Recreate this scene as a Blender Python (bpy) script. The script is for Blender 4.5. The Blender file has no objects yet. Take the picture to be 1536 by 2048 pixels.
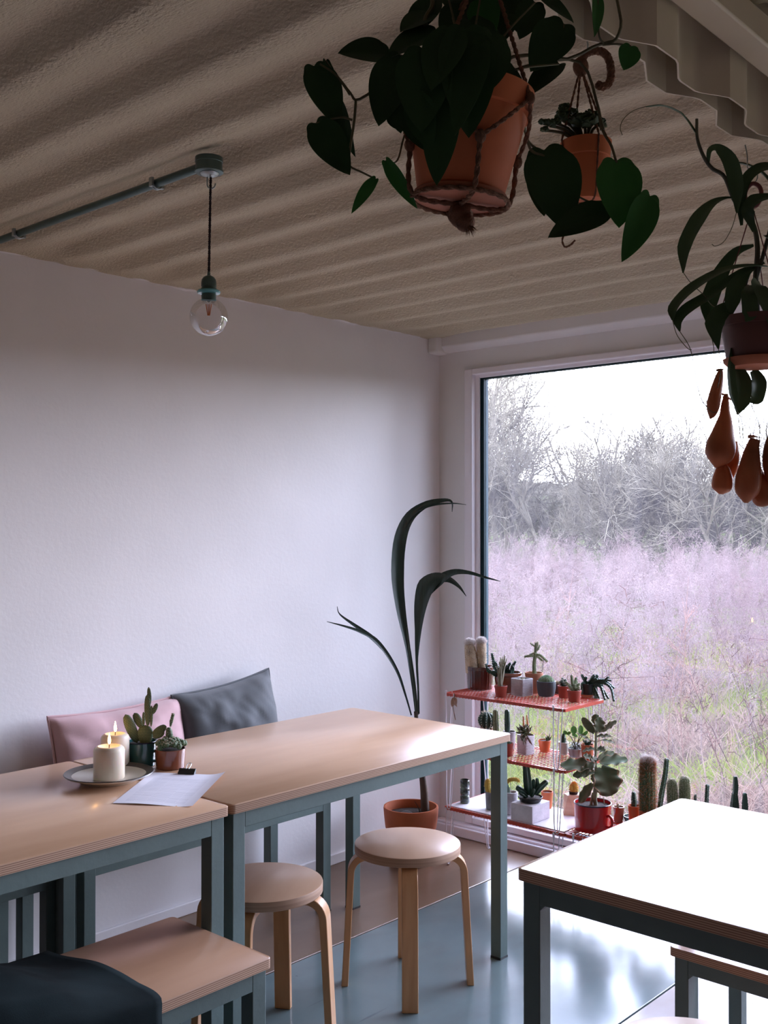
import bpy, math, random
import numpy as np
from mathutils import Vector, Matrix, Euler
from mathutils import noise as mnoise

# ------------------------------------------------------------------ camera, world, exposure
SC = bpy.context.scene
COL = SC.collection
F = 2099.0
YAW = math.radians(42.03)
PIT = math.atan(22 / 2099.0)
CAM = Vector((3.138, -3.874, 1.44))
FW = Vector((-math.sin(YAW) * math.cos(PIT), math.cos(YAW) * math.cos(PIT), math.sin(PIT)))
RT = Vector((math.cos(YAW), math.sin(YAW), 0.0))
UP = RT.cross(FW)
cam = bpy.data.objects.new('camera', bpy.data.cameras.new('camera'))
COL.objects.link(cam)
cam.matrix_world = Matrix.Translation(CAM) @ Matrix((RT, UP, -FW)).transposed().to_4x4()
cam.data.sensor_fit = 'VERTICAL'
cam.data.sensor_height = 36.0
cam.data.lens = F / 2048 * 36.0
cam.data.clip_start = 0.05
cam.data.clip_end = 400
SC.camera = cam

SKY_COLOR = (0.65, 0.715, 1.0)
SKY_LOW = (0.86, 0.86, 1.0)
SKY_STRENGTH = 27
EXPOSURE = 0.0
wd = bpy.data.worlds.new('sky')
SC.world = wd
wd.use_nodes = True
wn = wd.node_tree.nodes
wl = wd.node_tree.links
wn.clear()
w_out = wn.new('ShaderNodeOutputWorld')
w_bg = wn.new('ShaderNodeBackground')
w_tc = wn.new('ShaderNodeTexCoord')
w_sep = wn.new('ShaderNodeSeparateXYZ')
w_rmp = wn.new('ShaderNodeValToRGB')
w_rmp.color_ramp.elements[0].position = 0.0
w_rmp.color_ramp.elements[0].color = (*SKY_LOW, 1)
w_rmp.color_ramp.elements[1].position = 0.45
w_rmp.color_ramp.elements[1].color = (*SKY_COLOR, 1)
wl.new(w_tc.outputs['Generated'], w_sep.inputs[0])
wl.new(w_sep.outputs['Z'], w_rmp.inputs[0])
wl.new(w_rmp.outputs[0], w_bg.inputs[0])
w_bg.inputs[1].default_value = SKY_STRENGTH
wl.new(w_bg.outputs[0], w_out.inputs[0])

SC.view_settings.view_transform = 'Standard'
SC.view_settings.look = 'None'
SC.view_settings.exposure = EXPOSURE
SC.view_settings.gamma = 1.0
SC.view_settings.use_curve_mapping = False
SC.cycles.max_bounces = 10
SC.cycles.diffuse_bounces = 7
SC.cycles.transparent_max_bounces = 24
SC.cycles.use_denoising = True
SC.cycles.sample_clamp_indirect = 8.0
SC.cycles.caustics_reflective = False
SC.cycles.caustics_refractive = False


def portal(name, loc, rot, sx, sy):
    l = bpy.data.lights.new(name, 'AREA')
    l.shape = 'RECTANGLE'
    l.size = sx
    l.size_y = sy
    l.cycles.is_portal = True
    o = bpy.data.objects.new(name, l)
    o.location = loc
    o.rotation_euler = rot
    COL.objects.link(o)


# ------------------------------------------------------------------ photo rays -> points of the place
def ray(x, y):
    return FW * F + RT * (x - 768) + UP * (1024 - y)


def at_z(x, y, z):
    d = ray(x, y)
    return CAM + d * ((z - CAM.z) / d.z)


def at_x(x, y, v):
    d = ray(x, y)
    return CAM + d * ((v - CAM.x) / d.x)


def at_y(x, y, v):
    d = ray(x, y)
    return CAM + d * ((v - CAM.y) / d.y)


def at_d(x, y, dep):
    return CAM + ray(x, y) * (dep / F)


def depth(p):
    return (Vector(p) - CAM).dot(FW)


# ------------------------------------------------------------------ materials
MATS = {}


def mat(name, col, rough=0.6, var=0.0, scale=8.0, stretch=(1, 1, 1), bump=0.0, bscale=None, metal=0.0,
        coat=0.0, trans=0.0, col2=None, spec=0.5, sheen=0.0, detail=6.0, lo=0.35, hi=0.65):
    if name in MATS:
        return MATS[name]
    m = bpy.data.materials.new(name)
    m.use_nodes = True
    nt = m.node_tree
    n = nt.nodes
    L = nt.links
    b = n['Principled BSDF']
    b.inputs['Roughness'].default_value = rough
    b.inputs['Metallic'].default_value = metal
    b.inputs['Coat Weight'].default_value = coat
    b.inputs['Coat Roughness'].default_value = 0.15
    b.inputs['Specular IOR Level'].default_value = spec
    b.inputs['Sheen Weight'].default_value = sheen
    tc = n.new('ShaderNodeTexCoord')
    mp = n.new('ShaderNodeMapping')
    mp.inputs['Scale'].default_value = stretch
    L.new(tc.outputs['Object'], mp.inputs[0])
    nz = n.new('ShaderNodeTexNoise')
    nz.inputs['Scale'].default_value = scale
    nz.inputs['Detail'].default_value = detail
    L.new(mp.outputs[0], nz.inputs['Vector'])
    r = n.new('ShaderNodeValToRGB')
    c2 = col2 if col2 else tuple(max(0, c * (1 - var)) for c in col)
    c1 = col if col2 else tuple(min(1, c * (1 + var * .5)) for c in col)
    r.color_ramp.elements[0].position = lo
    r.color_ramp.elements[1].position = hi
    r.color_ramp.elements[0].color = (*c2, 1)
    r.color_ramp.elements[1].color = (*c1, 1)
    L.new(nz.outputs[0], r.inputs[0])
    L.new(r.outputs[0], b.inputs['Base Color'])
    if bump:
        bz = n.new('ShaderNodeTexNoise')
        bz.inputs['Scale'].default_value = bscale or scale * 4
        bz.inputs['Detail'].default_value = 4
        L.new(mp.outputs[0], bz.inputs['Vector'])
        bp = n.new('ShaderNodeBump')
        bp.inputs['Strength'].default_value = min(1, bump)
        bp.inputs['Distance'].default_value = 0.004 * max(1, bump)
        L.new(bz.outputs[0], bp.inputs['Height'])
        L.new(bp.outputs[0], b.inputs['Normal'])
    if trans:
        t = n.new('ShaderNodeBsdfTranslucent')
        mx = n.new('ShaderNodeMixShader')
        mx.inputs[0].default_value = trans
        L.new(r.outputs[0], t.inputs[0])
        L.new(b.outputs[0], mx.inputs[1])
        L.new(t.outputs[0], mx.inputs[2])
        L.new(mx.outputs[0], n['Material Output'].inputs[0])
    MATS[name] = m
    return m


def emit_mat(name, col, s):
    m = bpy.data.materials.new(name)
    m.use_nodes = True
    n = m.node_tree.nodes
    n.clear()
    e = n.new('ShaderNodeEmission')
    e.inputs[0].default_value = (*col, 1)
    e.inputs[1].default_value = s
    o = n.new('ShaderNodeOutputMaterial')
    m.node_tree.links.new(e.outputs[0], o.inputs[0])
    return m


def pane_mat(name, tint, haze, gloss=1.0, ior=1.5):
    """thin clear glass: transparent + fresnel gloss + a little dust that scatters the daylight"""
    m = bpy.data.materials.new(name)
    m.use_nodes = True
    nt = m.node_tree
    n = nt.nodes
    L = nt.links
    n.clear()
    o = n.new('ShaderNodeOutputMaterial')
    t = n.new('ShaderNodeBsdfTransparent')
    t.inputs[0].default_value = (*tint, 1)
    g = n.new('ShaderNodeBsdfGlossy')
    g.inputs['Roughness'].default_value = 0.02
    fr = n.new('ShaderNodeFresnel')
    fr.inputs[0].default_value = ior
    ml = n.new('ShaderNodeMath')
    ml.operation = 'MULTIPLY'
    ml.inputs[1].default_value = gloss
    L.new(fr.outputs[0], ml.inputs[0])
    mx = n.new('ShaderNodeMixShader')
    L.new(ml.outputs[0], mx.inputs[0])
    L.new(t.outputs[0], mx.inputs[1])
    L.new(g.outputs[0], mx.inputs[2])
    last = mx
    if haze:
        tl = n.new('ShaderNodeBsdfTranslucent')
        tl.inputs[0].default_value = (0.85, 0.8, 0.95, 1)
        m2 = n.new('ShaderNodeMixShader')
        tc = n.new('ShaderNodeTexCoord')
        mp = n.new('ShaderNodeMapping')
        mp.inputs['Scale'].default_value = (9, 9, 0.6)
        nz = n.new('ShaderNodeTexNoise')
        nz.inputs['Scale'].default_value = 3
        nz.inputs['Detail'].default_value = 3
        mr = n.new('ShaderNodeMapRange')
        mr.inputs[1].default_value = 0.3
        mr.inputs[2].default_value = 0.75
        mr.inputs[3].default_value = haze * 0.75
        mr.inputs[4].default_value = haze * 1.4
        L.new(tc.outputs['Object'], mp.inputs[0])
        L.new(mp.outputs[0], nz.inputs['Vector'])
        L.new(nz.outputs[0], mr.inputs[0])
        L.new(mr.outputs[0], m2.inputs[0])
        L.new(mx.outputs[0], m2.inputs[1])
        L.new(tl.outputs[0], m2.inputs[2])
        last = m2
    L.new(last.outputs[0], o.inputs[0])
    return m


def ply_edge_mat():
    """layered birch plywood edge: thin stripes along Z"""
    m = bpy.data.materials.new('plywood_edge')
    m.use_nodes = True
    nt = m.node_tree
    n = nt.nodes
    L = nt.links
    b = n['Principled BSDF']
    b.inputs['Roughness'].default_value = 0.6
    tc = n.new('ShaderNodeTexCoord')
    wv = n.new('ShaderNodeTexWave')
    wv.bands_direction = 'Z'
    wv.inputs['Scale'].default_value = 72
    wv.inputs['Distortion'].default_value = 0.6
    wv.inputs['Detail Scale'].default_value = 0.4
    r = n.new('ShaderNodeValToRGB')
    r.color_ramp.elements[0].position = 0.25
    r.color_ramp.elements[0].color = (0.27, 0.14, 0.085, 1)
    r.color_ramp.elements[1].position = 0.6
    r.color_ramp.elements[1].color = (0.55, 0.36, 0.24, 1)
    L.new(tc.outputs['Object'], wv.inputs['Vector'])
    L.new(wv.outputs[0], r.inputs[0])
    L.new(r.outputs[0], b.inputs['Base Color'])
    return m


def floor_mat(name, base, c2, stain, rough, gloss_var=0.15, dirt=0.5):
    m = bpy.data.materials.new(name)
    m.use_nodes = True
    nt = m.node_tree
    n = nt.nodes
    L = nt.links
    b = n['Principled BSDF']
    tc = n.new('ShaderNodeTexCoord')

    def noise(s, d=6, st=(1, 1, 1), dist=0.0):
        mp = n.new('ShaderNodeMapping')
        mp.inputs['Scale'].default_value = st
        L.new(tc.outputs['Object'], mp.inputs[0])
        z = n.new('ShaderNodeTexNoise')
        z.inputs['Scale'].default_value = s
        z.inputs['Detail'].default_value = d
        z.inputs['Distortion'].default_value = dist
        L.new(mp.outputs[0], z.inputs['Vector'])
        return z.outputs[0]

    def ramp(src, p0, p1, c0, c1):
        r = n.new('ShaderNodeValToRGB')
        r.color_ramp.elements[0].position = p0
        r.color_ramp.elements[1].position = p1
        r.color_ramp.elements[0].color = (*c0, 1)
        r.color_ramp.elements[1].color = (*c1, 1)
        L.new(src, r.inputs[0])
        return r.outputs[0]

    def mix(f, a, bb):
        x = n.new('ShaderNodeMix')
        x.data_type = 'RGBA'
        L.new(f, x.inputs[0])
        L.new(a, x.inputs[6])
        if isinstance(bb, tuple):
            x.inputs[7].default_value = (*bb, 1)
        else:
            L.new(bb, x.inputs[7])
        return x.outputs[2]

    c = ramp(noise(2.2, 5, (1, 1, 1), 0.6), 0.3, 0.7, base, c2)
    f = ramp(noise(4, 9, (1, 0.35, 1), 1.2), 0.45, 0.85, (0, 0, 0), (dirt, dirt, dirt))
    c = mix(f, c, stain)
    sp = ramp(noise(34, 2), 0.765, 0.79, (0, 0, 0), (0.9, 0.9, 0.9))
    c = mix(sp, c, (0.03, 0.03, 0.03))
    sc = ramp(noise(26, 3, (1, 0.07, 1), 0.4), 0.70, 0.74, (0, 0, 0), (0.55, 0.55, 0.55))
    c = mix(sc, c, tuple(x * 0.45 for x in base))
    L.new(c, b.inputs['Base Color'])
    mr = n.new('ShaderNodeMapRange')
    L.new(noise(3, 2), mr.inputs[0])
    mr.inputs[1].default_value = 0.3
    mr.inputs[2].default_value = 0.7
    mr.inputs[3].default_value = rough + gloss_var * .1
    mr.inputs[4].default_value = rough + gloss_var * .1
    L.new(mr.outputs[0], b.inputs['Roughness'])
    bp = n.new('ShaderNodeBump')
    bp.inputs['Strength'].default_value = 0.10
    bp.inputs['Distance'].default_value = 0.004
    L.new(noise(9, 2), bp.inputs['Height'])
    L.new(bp.outputs[0], b.inputs['Normal'])
    return m


# ------------------------------------------------------------------ mesh builder
class G:
    def __init__(s):
        s.v = []
        s.f = []
        s.mi = []
        s.cur = 0

    def add(s, vs, fs):
        o = len(s.v)
        s.v += [tuple(v) for v in vs]
        s.f += [tuple(i + o for i in f) for f in fs]
        s.mi += [s.cur] * len(fs)
        return s

    def box(s, x0, x1, y0, y1, z0, z1):
        vs = [(x, y, z) for z in (z0, z1) for y in (y0, y1) for x in (x0, x1)]
        return s.add(vs, [(0, 2, 3, 1), (4, 5, 7, 6), (0, 1, 5, 4), (2, 6, 7, 3), (0, 4, 6, 2), (1, 3, 7, 5)])

    def lathe(s, prof, n=32, c=(0, 0, 0), M=None, mod=None, close=False):
        vs = []
        for r, z in prof:
            for k in range(n):
                a = 2 * math.pi * k / n
                rr = r * (mod(a, z) if mod else 1)
                p = Vector((rr * math.cos(a), rr * math.sin(a), z))
                if M:
                    p = M @ p
                vs.append((p.x + c[0], p.y + c[1], p.z + c[2]))
        fs = []
        m = len(prof)
        for i in range(m - 1):
            for k in range(n):
                k2 = (k + 1) % n
                fs.append((i * n + k, i * n + k2, (i + 1) * n + k2, (i + 1) * n + k))
        closed = prof[0] == prof[-1]
        if prof[0][0] > 1e-5 and not closed:
            fs.append(tuple(range(n))[::-1])
        if prof[-1][0] > 1e-5 and not closed:
            fs.append(tuple((m - 1) * n + k for k in range(n)))
        return s.add(vs, fs)

    def tube(s, pts, rad, n=6, cap=True, mod=None):
        pts = [Vector(p) for p in pts]
        m = len(pts)
        if not isinstance(rad, (list, tuple)):
            rad = [rad] * m
        if len(rad) != m:
            rad = [max(1e-4, q.x) for q in smooth_path([(r_, 0, 0) for r_ in rad], m)]
        vs = []
        t0 = (pts[1] - pts[0]).normalized()
        nr = t0.orthogonal().normalized()
        for i in range(m):
            t = (pts[min(i + 1, m - 1)] - pts[max(i - 1, 0)])
            t = t.normalized() if t.length > 1e-9 else t0
            nr = (nr - t * nr.dot(t))
            nr = nr.normalized() if nr.length > 1e-6 else t.orthogonal().normalized()
            b = t.cross(nr)
            for k in range(n):
                a = 2 * math.pi * k / n
                r = rad[i] * (mod(a, i / (m - 1)) if mod else 1)
                vs.append(pts[i] + (nr * math.cos(a) + b * math.sin(a)) * r)
        fs = []
        for i in range(m - 1):
            for k in range(n):
                k2 = (k + 1) % n
                fs.append((i * n + k, i * n + k2, (i + 1) * n + k2, (i + 1) * n + k))
        if cap:
            fs.append(tuple(range(n))[::-1])
            fs.append(tuple((m - 1) * n + k for k in range(n)))
        return s.add(vs, fs)

    def ell(s, c, r, M=None, nu=16, nv=10, mod=None):
        prof = []
        for i in range(nv + 1):
            a = -math.pi / 2 + math.pi * i / nv
            prof.append((max(1e-4, math.cos(a)), math.sin(a)))
        S = Matrix.Diagonal((r[0], r[1], r[2]))
        Q = (M.to_3x3() if M else Matrix.Identity(3)) @ S
        return s.lathe(prof, nu, c, Q, mod)

    def prism(s, poly, z0, z1):
        n = len(poly)
        vs = [(x, y, z0) for x, y in poly] + [(x, y, z1) for x, y in poly]
        fs = [tuple(range(n))[::-1], tuple(range(n, 2 * n))] + [(i, (i + 1) % n, (i + 1) % n + n, i + n) for i in range(n)]
        return s.add(vs, fs)

    def ribbon(s, pts, wid, face=(0, 0, 1), fold=0.15, thick=0.0008):
        """a leaf blade along pts, widths wid, facing `face`, folded along its midrib; has a thin closed body"""
        pts = [Vector(p) for p in pts]
        m = len(pts)
        if len(wid) != m:
            wid = list(np.interp(np.linspace(0, 1, m), np.linspace(0, 1, len(wid)), wid))
        top = []
        bot = []
        fc = Vector(face).normalized()
        for i in range(m):
            t = (pts[min(i + 1, m - 1)] - pts[max(i - 1, 0)]).normalized()
            sd = t.cross(fc)
            if sd.length < 1e-3:
                sd = t.orthogonal()
            sd.normalize()
            nr = sd.cross(t).normalized()
            w = wid[i] / 2
            for u in (-1, -0.5, 0, 0.5, 1):
                p = pts[i] + sd * (w * u) + nr * (abs(u) * w * fold)
                top.append(p)
                bot.append(p - nr * thick * (1.3 - abs(u)))
        k = 5
        n0 = len(top)
        fs = []
        for i in range(m - 1):
            for j in range(k - 1):
                a = i * k + j
                fs.append((a, a + 1, a + k + 1, a + k))
                fs.append((a + n0, a + k + n0, a + k + 1 + n0, a + 1 + n0))
            a = i * k
            fs.append((a, a + k, a + k + n0, a + n0))
            a = i * k + k - 1
            fs.append((a, a + n0, a + k + n0, a + k))
        return s.add(top + bot, fs)

    def heart(s, base, tip, width, nrm, lobe=0.2, droop=0.12, cup=0.18, thick=0.001, rows=12, cols=6, wave=0.0, pw=0.42, pq=0.8, edge=0):
        """heart or egg shaped leaf from its petiole joint to its pointed tip"""
        base = Vector(base)
        tip = Vector(tip)
        t = tip - base
        L = t.length
        t.normalize()
        nrm = Vector(nrm)
        nrm = (nrm - t * nrm.dot(t))
        nrm = nrm.normalized() if nrm.length > 1e-4 else t.orthogonal().normalized()
        sd = t.cross(nrm)
        hmax = max(((i / 60) ** pw * (1 - i / 60) ** pq) for i in range(61))
        top = []
        bot = []
        for i in range(rows + 1):
            q = i / rows
            h = width / 2 * (q ** pw * (1 - q) ** pq) / hmax if 0 < q < 1 else (0.0 if q >= 1 else width * 0.02)
            for j in range(-cols, cols + 1):
                u = j / cols
                y = L * (q - lobe * (math.sin(math.pi * min(1, abs(u)) ** .85) ** .5 if 0 < abs(u) < 1 else 0) * (1 - q) ** 3 * (1.0 if i else 0.0))
                z = cup * h * abs(u) ** 1.2 - droop * L * q * q + wave * h * math.sin(q * 17 + u * 3) * abs(u) ** 2
                p = base + t * y + sd * (h * u) + nrm * z
                top.append(p)
                bot.append(p - nrm * thick * (1.2 - abs(u)))
        k = 2 * cols + 1
        n0 = len(top)
        fs = []
        for i in range(rows):
            for j in range(k - 1):
                a = i * k + j
                fs.append((a, a + 1, a + k + 1, a + k))
                fs.append((a + n0, a + k + n0, a + k + 1 + n0, a + 1 + n0))
            a = i * k
            fs.append((a, a + k, a + k + n0, a + n0))
            a = i * k + k - 1
            fs.append((a, a + n0, a + k + n0, a + k))
        f0 = len(s.mi)
        s.add(top + bot, fs)
        if edge:
            per = 2 * (k - 1) + 2
            for q in range(len(fs)):
                w = q % per
                if w in (0, 1, 2 * (k - 1) - 2, 2 * (k - 1) - 1) or w >= 2 * (k - 1):
                    s.mi[f0 + q] = edge
        return s

    def hair(s, p, d, L, r=0.0003):
        p = Vector(p)
        d = Vector(d).normalized()
        r *= 1.8
        o = d.orthogonal().normalized() * r
        o2 = d.cross(o).normalized() * r
        return s.add([p + o, p - o * .5 + o2, p - o * .5 - o2, p + d * L], [(0, 1, 3), (1, 2, 3), (2, 0, 3)])

    def build(s, name, m, parent=None, smooth=True, bevel=0.0, seg=2, loc=None, rot=None, angle=40, sub=0):
        me = bpy.data.meshes.new(name)
        me.from_pydata(s.v, [], s.f)
        me.update()
        for x in (m if isinstance(m, (list, tuple)) else [m]):
            me.materials.append(x)
        if any(s.mi):
            me.polygons.foreach_set('material_index', s.mi)
        if smooth:
            me.polygons.foreach_set('use_smooth', [True] * len(me.polygons))
            me.set_sharp_from_angle(angle=math.radians(angle))
        o = bpy.data.objects.new(name, me)
        COL.objects.link(o)
        if parent:
            o.parent = parent
        if loc:
            o.location = loc
        if rot:
            o.rotation_euler = rot
        if bevel:
            b = o.modifiers.new('bevel', 'BEVEL')
            b.width = bevel
            b.segments = seg
            b.limit_method = 'ANGLE'
            b.angle_limit = math.radians(40)
        if sub:
            b = o.modifiers.new('sub', 'SUBSURF')
            b.levels = sub
            b.render_levels = sub
        return o


def thing(name, label, cat, loc=(0, 0, 0), rz=0.0, group=None):
    o = bpy.data.objects.new(name, None)
    o.empty_display_size = 0.05
    COL.objects.link(o)
    o.location = loc
    o.rotation_euler = (0, 0, rz)
    o['label'] = label
    o['category'] = cat
    if group:
        o['group'] = group
    return o


def tag(o, label, cat, group=None, kind=None):
    o['label'] = label
    o['category'] = cat
    if group:
        o['group'] = group
    if kind:
        o['kind'] = kind
    return o


def struct(name, g, m, **k):
    o = g.build(name, m, **k)
    o['kind'] = 'structure'
    return o


def copy_tree(o, parent=None):
    kids = list(o.children)
    c = o.copy()
    COL.objects.link(c)
    if parent:
        c.parent = parent
    for ch in kids:
        copy_tree(ch, c)
    return c


def smooth_path(pts, n=16):
    """Catmull-Rom through pts"""
    pts = [Vector(p) for p in pts]
    if len(pts) < 3:
        return [pts[0].lerp(pts[-1], i / (n - 1)) for i in range(n)]
    P = [pts[0] * 2 - pts[1]] + pts + [pts[-1] * 2 - pts[-2]]
    out = []
    m = len(pts) - 1
    for i in range(n):
        u = i / (n - 1) * m
        k = min(int(u), m - 1)
        t = u - k
        a, b, c, d = P[k:k + 4]
        out.append(0.5 * ((2 * b) + (c - a) * t + (2 * a - 5 * b + 4 * c - d) * t * t + (3 * b - a - 3 * c + d) * t ** 3))
    return out


random.seed(7)
rnd = random.random
uni = random.uniform

# ------------------------------------------------------------------ palette
m_wall = mat('wall_paint', (0.82, 0.80, 0.80), 0.75, 0.03, 3, bump=0.15, bscale=60)
m_wallback = mat('window_wall_paint', (0.80, 0.79, 0.78), 0.7, 0.03, 3, bump=0.1, bscale=60)
m_ceil = mat('sprayed_ceiling', (0.575, 0.505, 0.365), 0.9, 0.06, 5, stretch=(0.6, 1, 1), bump=2.5, bscale=150)
m_frame = mat('white_pvc', (0.87, 0.84, 0.88), 0.35, 0.02, 5)
m_gasket = mat('dark_teal_gasket', (0.004, 0.022, 0.028), 0.6, spec=0.15)
m_beam = mat('cream_steel_paint', (0.56, 0.50, 0.37), 0.5, 0.06, 6, bump=0.2, bscale=20)
m_tealpaint = mat('teal_grey_paint', (0.115, 0.165, 0.155), 0.45, 0.10, 9, bump=0.15, bscale=60)
m_ply = mat('birch_plywood', (0.60, 0.375, 0.235), 0.28, 0.0, 2.2, stretch=(3.0, 0.7, 1), col2=(0.50, 0.295, 0.175), coat=0.25, detail=8)
m_plyb = mat('shaded_brown_bench_plywood', (0.46, 0.265, 0.16), 0.34, 0.0, 2.2, stretch=(3.0, 0.7, 1), col2=(0.36, 0.195, 0.115), coat=0.2, detail=8)  # browner bench ply, with the shade the benches stand in put into its colour
m_plyedge = ply_edge_mat()
m_birch = mat('birch_lacquer', (0.60, 0.40, 0.27), 0.35, 0.0, 3, stretch=(6, 1.2, 1), col2=(0.54, 0.34, 0.22), coat=0.2)
m_birchleg = mat('birch_bentwood', (0.64, 0.35, 0.165), 0.4, 0.0, 5, stretch=(7, 7, 1), col2=(0.55, 0.28, 0.12), coat=0.15)
m_terra = mat('terracotta', (0.42, 0.145, 0.075), 0.75, 0.18, 9, bump=0.2, bscale=80)
m_terra_o = mat('orange_terracotta', (0.44, 0.105, 0.032), 0.7, 0.15, 9)
m_terra_h = mat('bright_terracotta', (0.60, 0.165, 0.055), 0.7, 0.15, 9)
m_redpl = mat('brick_red_plastic', (0.36, 0.055, 0.03), 0.45, 0.08, 9)
m_orpl = mat('orange_plastic', (0.62, 0.12, 0.03), 0.45, 0.08, 9)
m_redwire = mat('red_lacquered_wire', (0.55, 0.065, 0.035), 0.35, 0.06, 20)
m_white = mat('white_lacquer', (0.85, 0.82, 0.87), 0.3, 0.02, 5)
m_enred = mat('red_enamel', (0.45, 0.012, 0.014), 0.12, 0.04, 3, coat=0.6)
m_engreen = mat('green_enamel', (0.02, 0.085, 0.085), 0.15, 0.05, 3, coat=0.6)
m_darkblue = mat('blue_black_rim', (0.012, 0.015, 0.035), 0.2)
m_brownglz = mat('brown_glaze', (0.085, 0.016, 0.010), 0.12, 0.3, 6, coat=0.7)
m_brownglz2 = mat('amber_brown_glaze', (0.20, 0.055, 0.025), 0.15, 0.3, 6, coat=0.6)
m_conc = mat('pale_concrete', (0.55, 0.52, 0.54), 0.85, 0.2, 22, bump=0.5, bscale=90)
m_concw = mat('white_concrete', (0.70, 0.67, 0.71), 0.8, 0.12, 22, bump=0.3, bscale=90)
m_greyc = mat('dark_grey_ceramic', (0.065, 0.085, 0.10), 0.6, 0.1, 12)
m_black = mat('black_plastic', (0.012, 0.014, 0.013), 0.4)
m_soil = mat('potting_soil', (0.035, 0.022, 0.016), 0.95, 0.5, 60, bump=1.0, bscale=120)
m_cactus = mat('cactus_green', (0.075, 0.14, 0.06), 0.6, 0.3, 14, bump=0.3)
m_cactusd = mat('dark_cactus_green', (0.018, 0.062, 0.035), 0.45, 0.35, 14)
m_cactusp = mat('pale_cactus_green', (0.20, 0.25, 0.13), 0.7, 0.3, 14)
m_greystem = mat('grey_green_stems', (0.30, 0.29, 0.20), 0.7, 0.25, 14)
m_spine = mat('cream_spines', (0.85, 0.80, 0.68), 0.7, 0.1, 5, trans=0.3)
m_wool = mat('white_wool_hair', (0.92, 0.88, 0.86), 0.8, 0.05, 5, trans=0.35)
m_woolb = mat('beige_wool_body', (0.52, 0.40, 0.27), 0.9, 0.3, 30, bump=1.0, bscale=120)
m_rust = mat('rusty_orange_spines', (0.66, 0.30, 0.14), 0.8, 0.2, 5, trans=0.25)
m_jade = mat('jade_leaf', (0.13, 0.33, 0.07), 0.35, 0.2, 8, trans=0.2)
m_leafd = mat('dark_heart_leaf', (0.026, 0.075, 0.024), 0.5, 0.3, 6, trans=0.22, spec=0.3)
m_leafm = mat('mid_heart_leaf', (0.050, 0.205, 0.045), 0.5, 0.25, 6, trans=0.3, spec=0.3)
m_stem = mat('vine_stem', (0.10, 0.095, 0.04), 0.6, 0.3, 12)
m_palm = mat('palm_leaf', (0.020, 0.045, 0.035), 0.42, 0.35, 3, stretch=(30, 30, 1))
m_nep = mat('pitcher_plant_leaf', (0.06, 0.115, 0.05), 0.45, 0.3, 5, trans=0.2, spec=0.35)
m_pitch = mat('red_brown_pitcher', (0.46, 0.16, 0.07), 0.45, 0.6, 7, trans=0.25)
m_jute = mat('jute_rope', (0.20, 0.10, 0.055), 0.95, 0.3, 60, bump=1.0, bscale=200)
m_kal = mat('grey_green_felt_leaf', (0.075, 0.12, 0.05), 0.7, 0.0, 10, col2=(0.15, 0.12, 0.06), sheen=0.2)
m_kalrim = mat('tan_leaf_edge', (0.40, 0.25, 0.15), 0.8, 0.2, 10)
m_metal = mat('galvanised_metal', (0.42, 0.47, 0.47), 0.38, 0.15, 12, metal=0.9)
m_lampmet = mat('green_grey_fitting', (0.09, 0.14, 0.13), 0.35, 0.15, 12, metal=0.5)
m_cord = mat('dark_braided_cord', (0.02, 0.012, 0.014), 0.9, 0.3, 40)
m_tag = mat('white_plant_tag', (0.85, 0.82, 0.85), 0.5)

# ================================================================== THE SETTING
RX = 4.86      # far side of the second container
RY = -6.0      # rear wall
CZ = 2.30      # ceiling

# floor: three strips of painted / bare plywood panels
f_brown = floor_mat('worn_brown_floor', (0.14, 0.078, 0.045), (0.22, 0.135, 0.085), (0.34, 0.23, 0.16), 0.30, 0.2, 0.35)
f_teal = floor_mat('worn_teal_floor', (0.115, 0.165, 0.17), (0.17, 0.225, 0.225), (0.10, 0.09, 0.075), 0.17, 0.18, 0.35)
f_pink = floor_mat('worn_beige_floor', (0.33, 0.26, 0.25), (0.42, 0.35, 0.34), (0.22, 0.16, 0.14), 0.25, 0.2, 0.4)
for x0, x1, m in ((0, 0.604, f_brown), (0.610, 1.606, f_teal), (1.612, RX, f_pink)):
    g = G()
    g.box(x0, x1, RY, 0, -0.03, 0)
    struct('floor', g, m, bevel=0.002)
g = G().box(-0.1, RX + .1, RY - .1, 0.1, -0.12, -0.031)
struct('floor', g, mat('floor_gap', (0.02, 0.018, 0.016), 0.9))

# left wall
g = G().box(-0.08, 0, RY - .08, 0.08, -0.12, 2.5)
struct('wall_left', g, m_wall)
g = G().box(0, 0.012, RY, -0.06, 0, 0.045)
struct('baseboard_left', g, m_wall, bevel=0.004)
g = G()
for y0, y1 in ((-2.30, -1.95), (-0.17, -0.06)):
    pass

# window wall with openings
WX0, WX1, WZ0, WZ1 = 0.165, 2.26, 0.062, 2.150
VX0, VX1 = 2.56, 4.70


def wall_y(name, y0, y1, spans, zmax, m):
    g = G()
    x = -0.0
    for a, b, z0, z1 in spans:
        g.box(x, a, y0, y1, -0.1, zmax)
        g.box(a, b, y0, y1, -0.1, z0)
        g.box(a, b, y0, y1, z1, zmax)
        x = b
    g.box(x, RX, y0, y1, -0.1, zmax)
    return struct(name, g, m)


wall_y('wall_back', 0.0, 0.09, [(WX0, WX1, WZ0, WZ1), (VX0, VX1, WZ0, WZ1)], 2.5, m_wallback)
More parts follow.
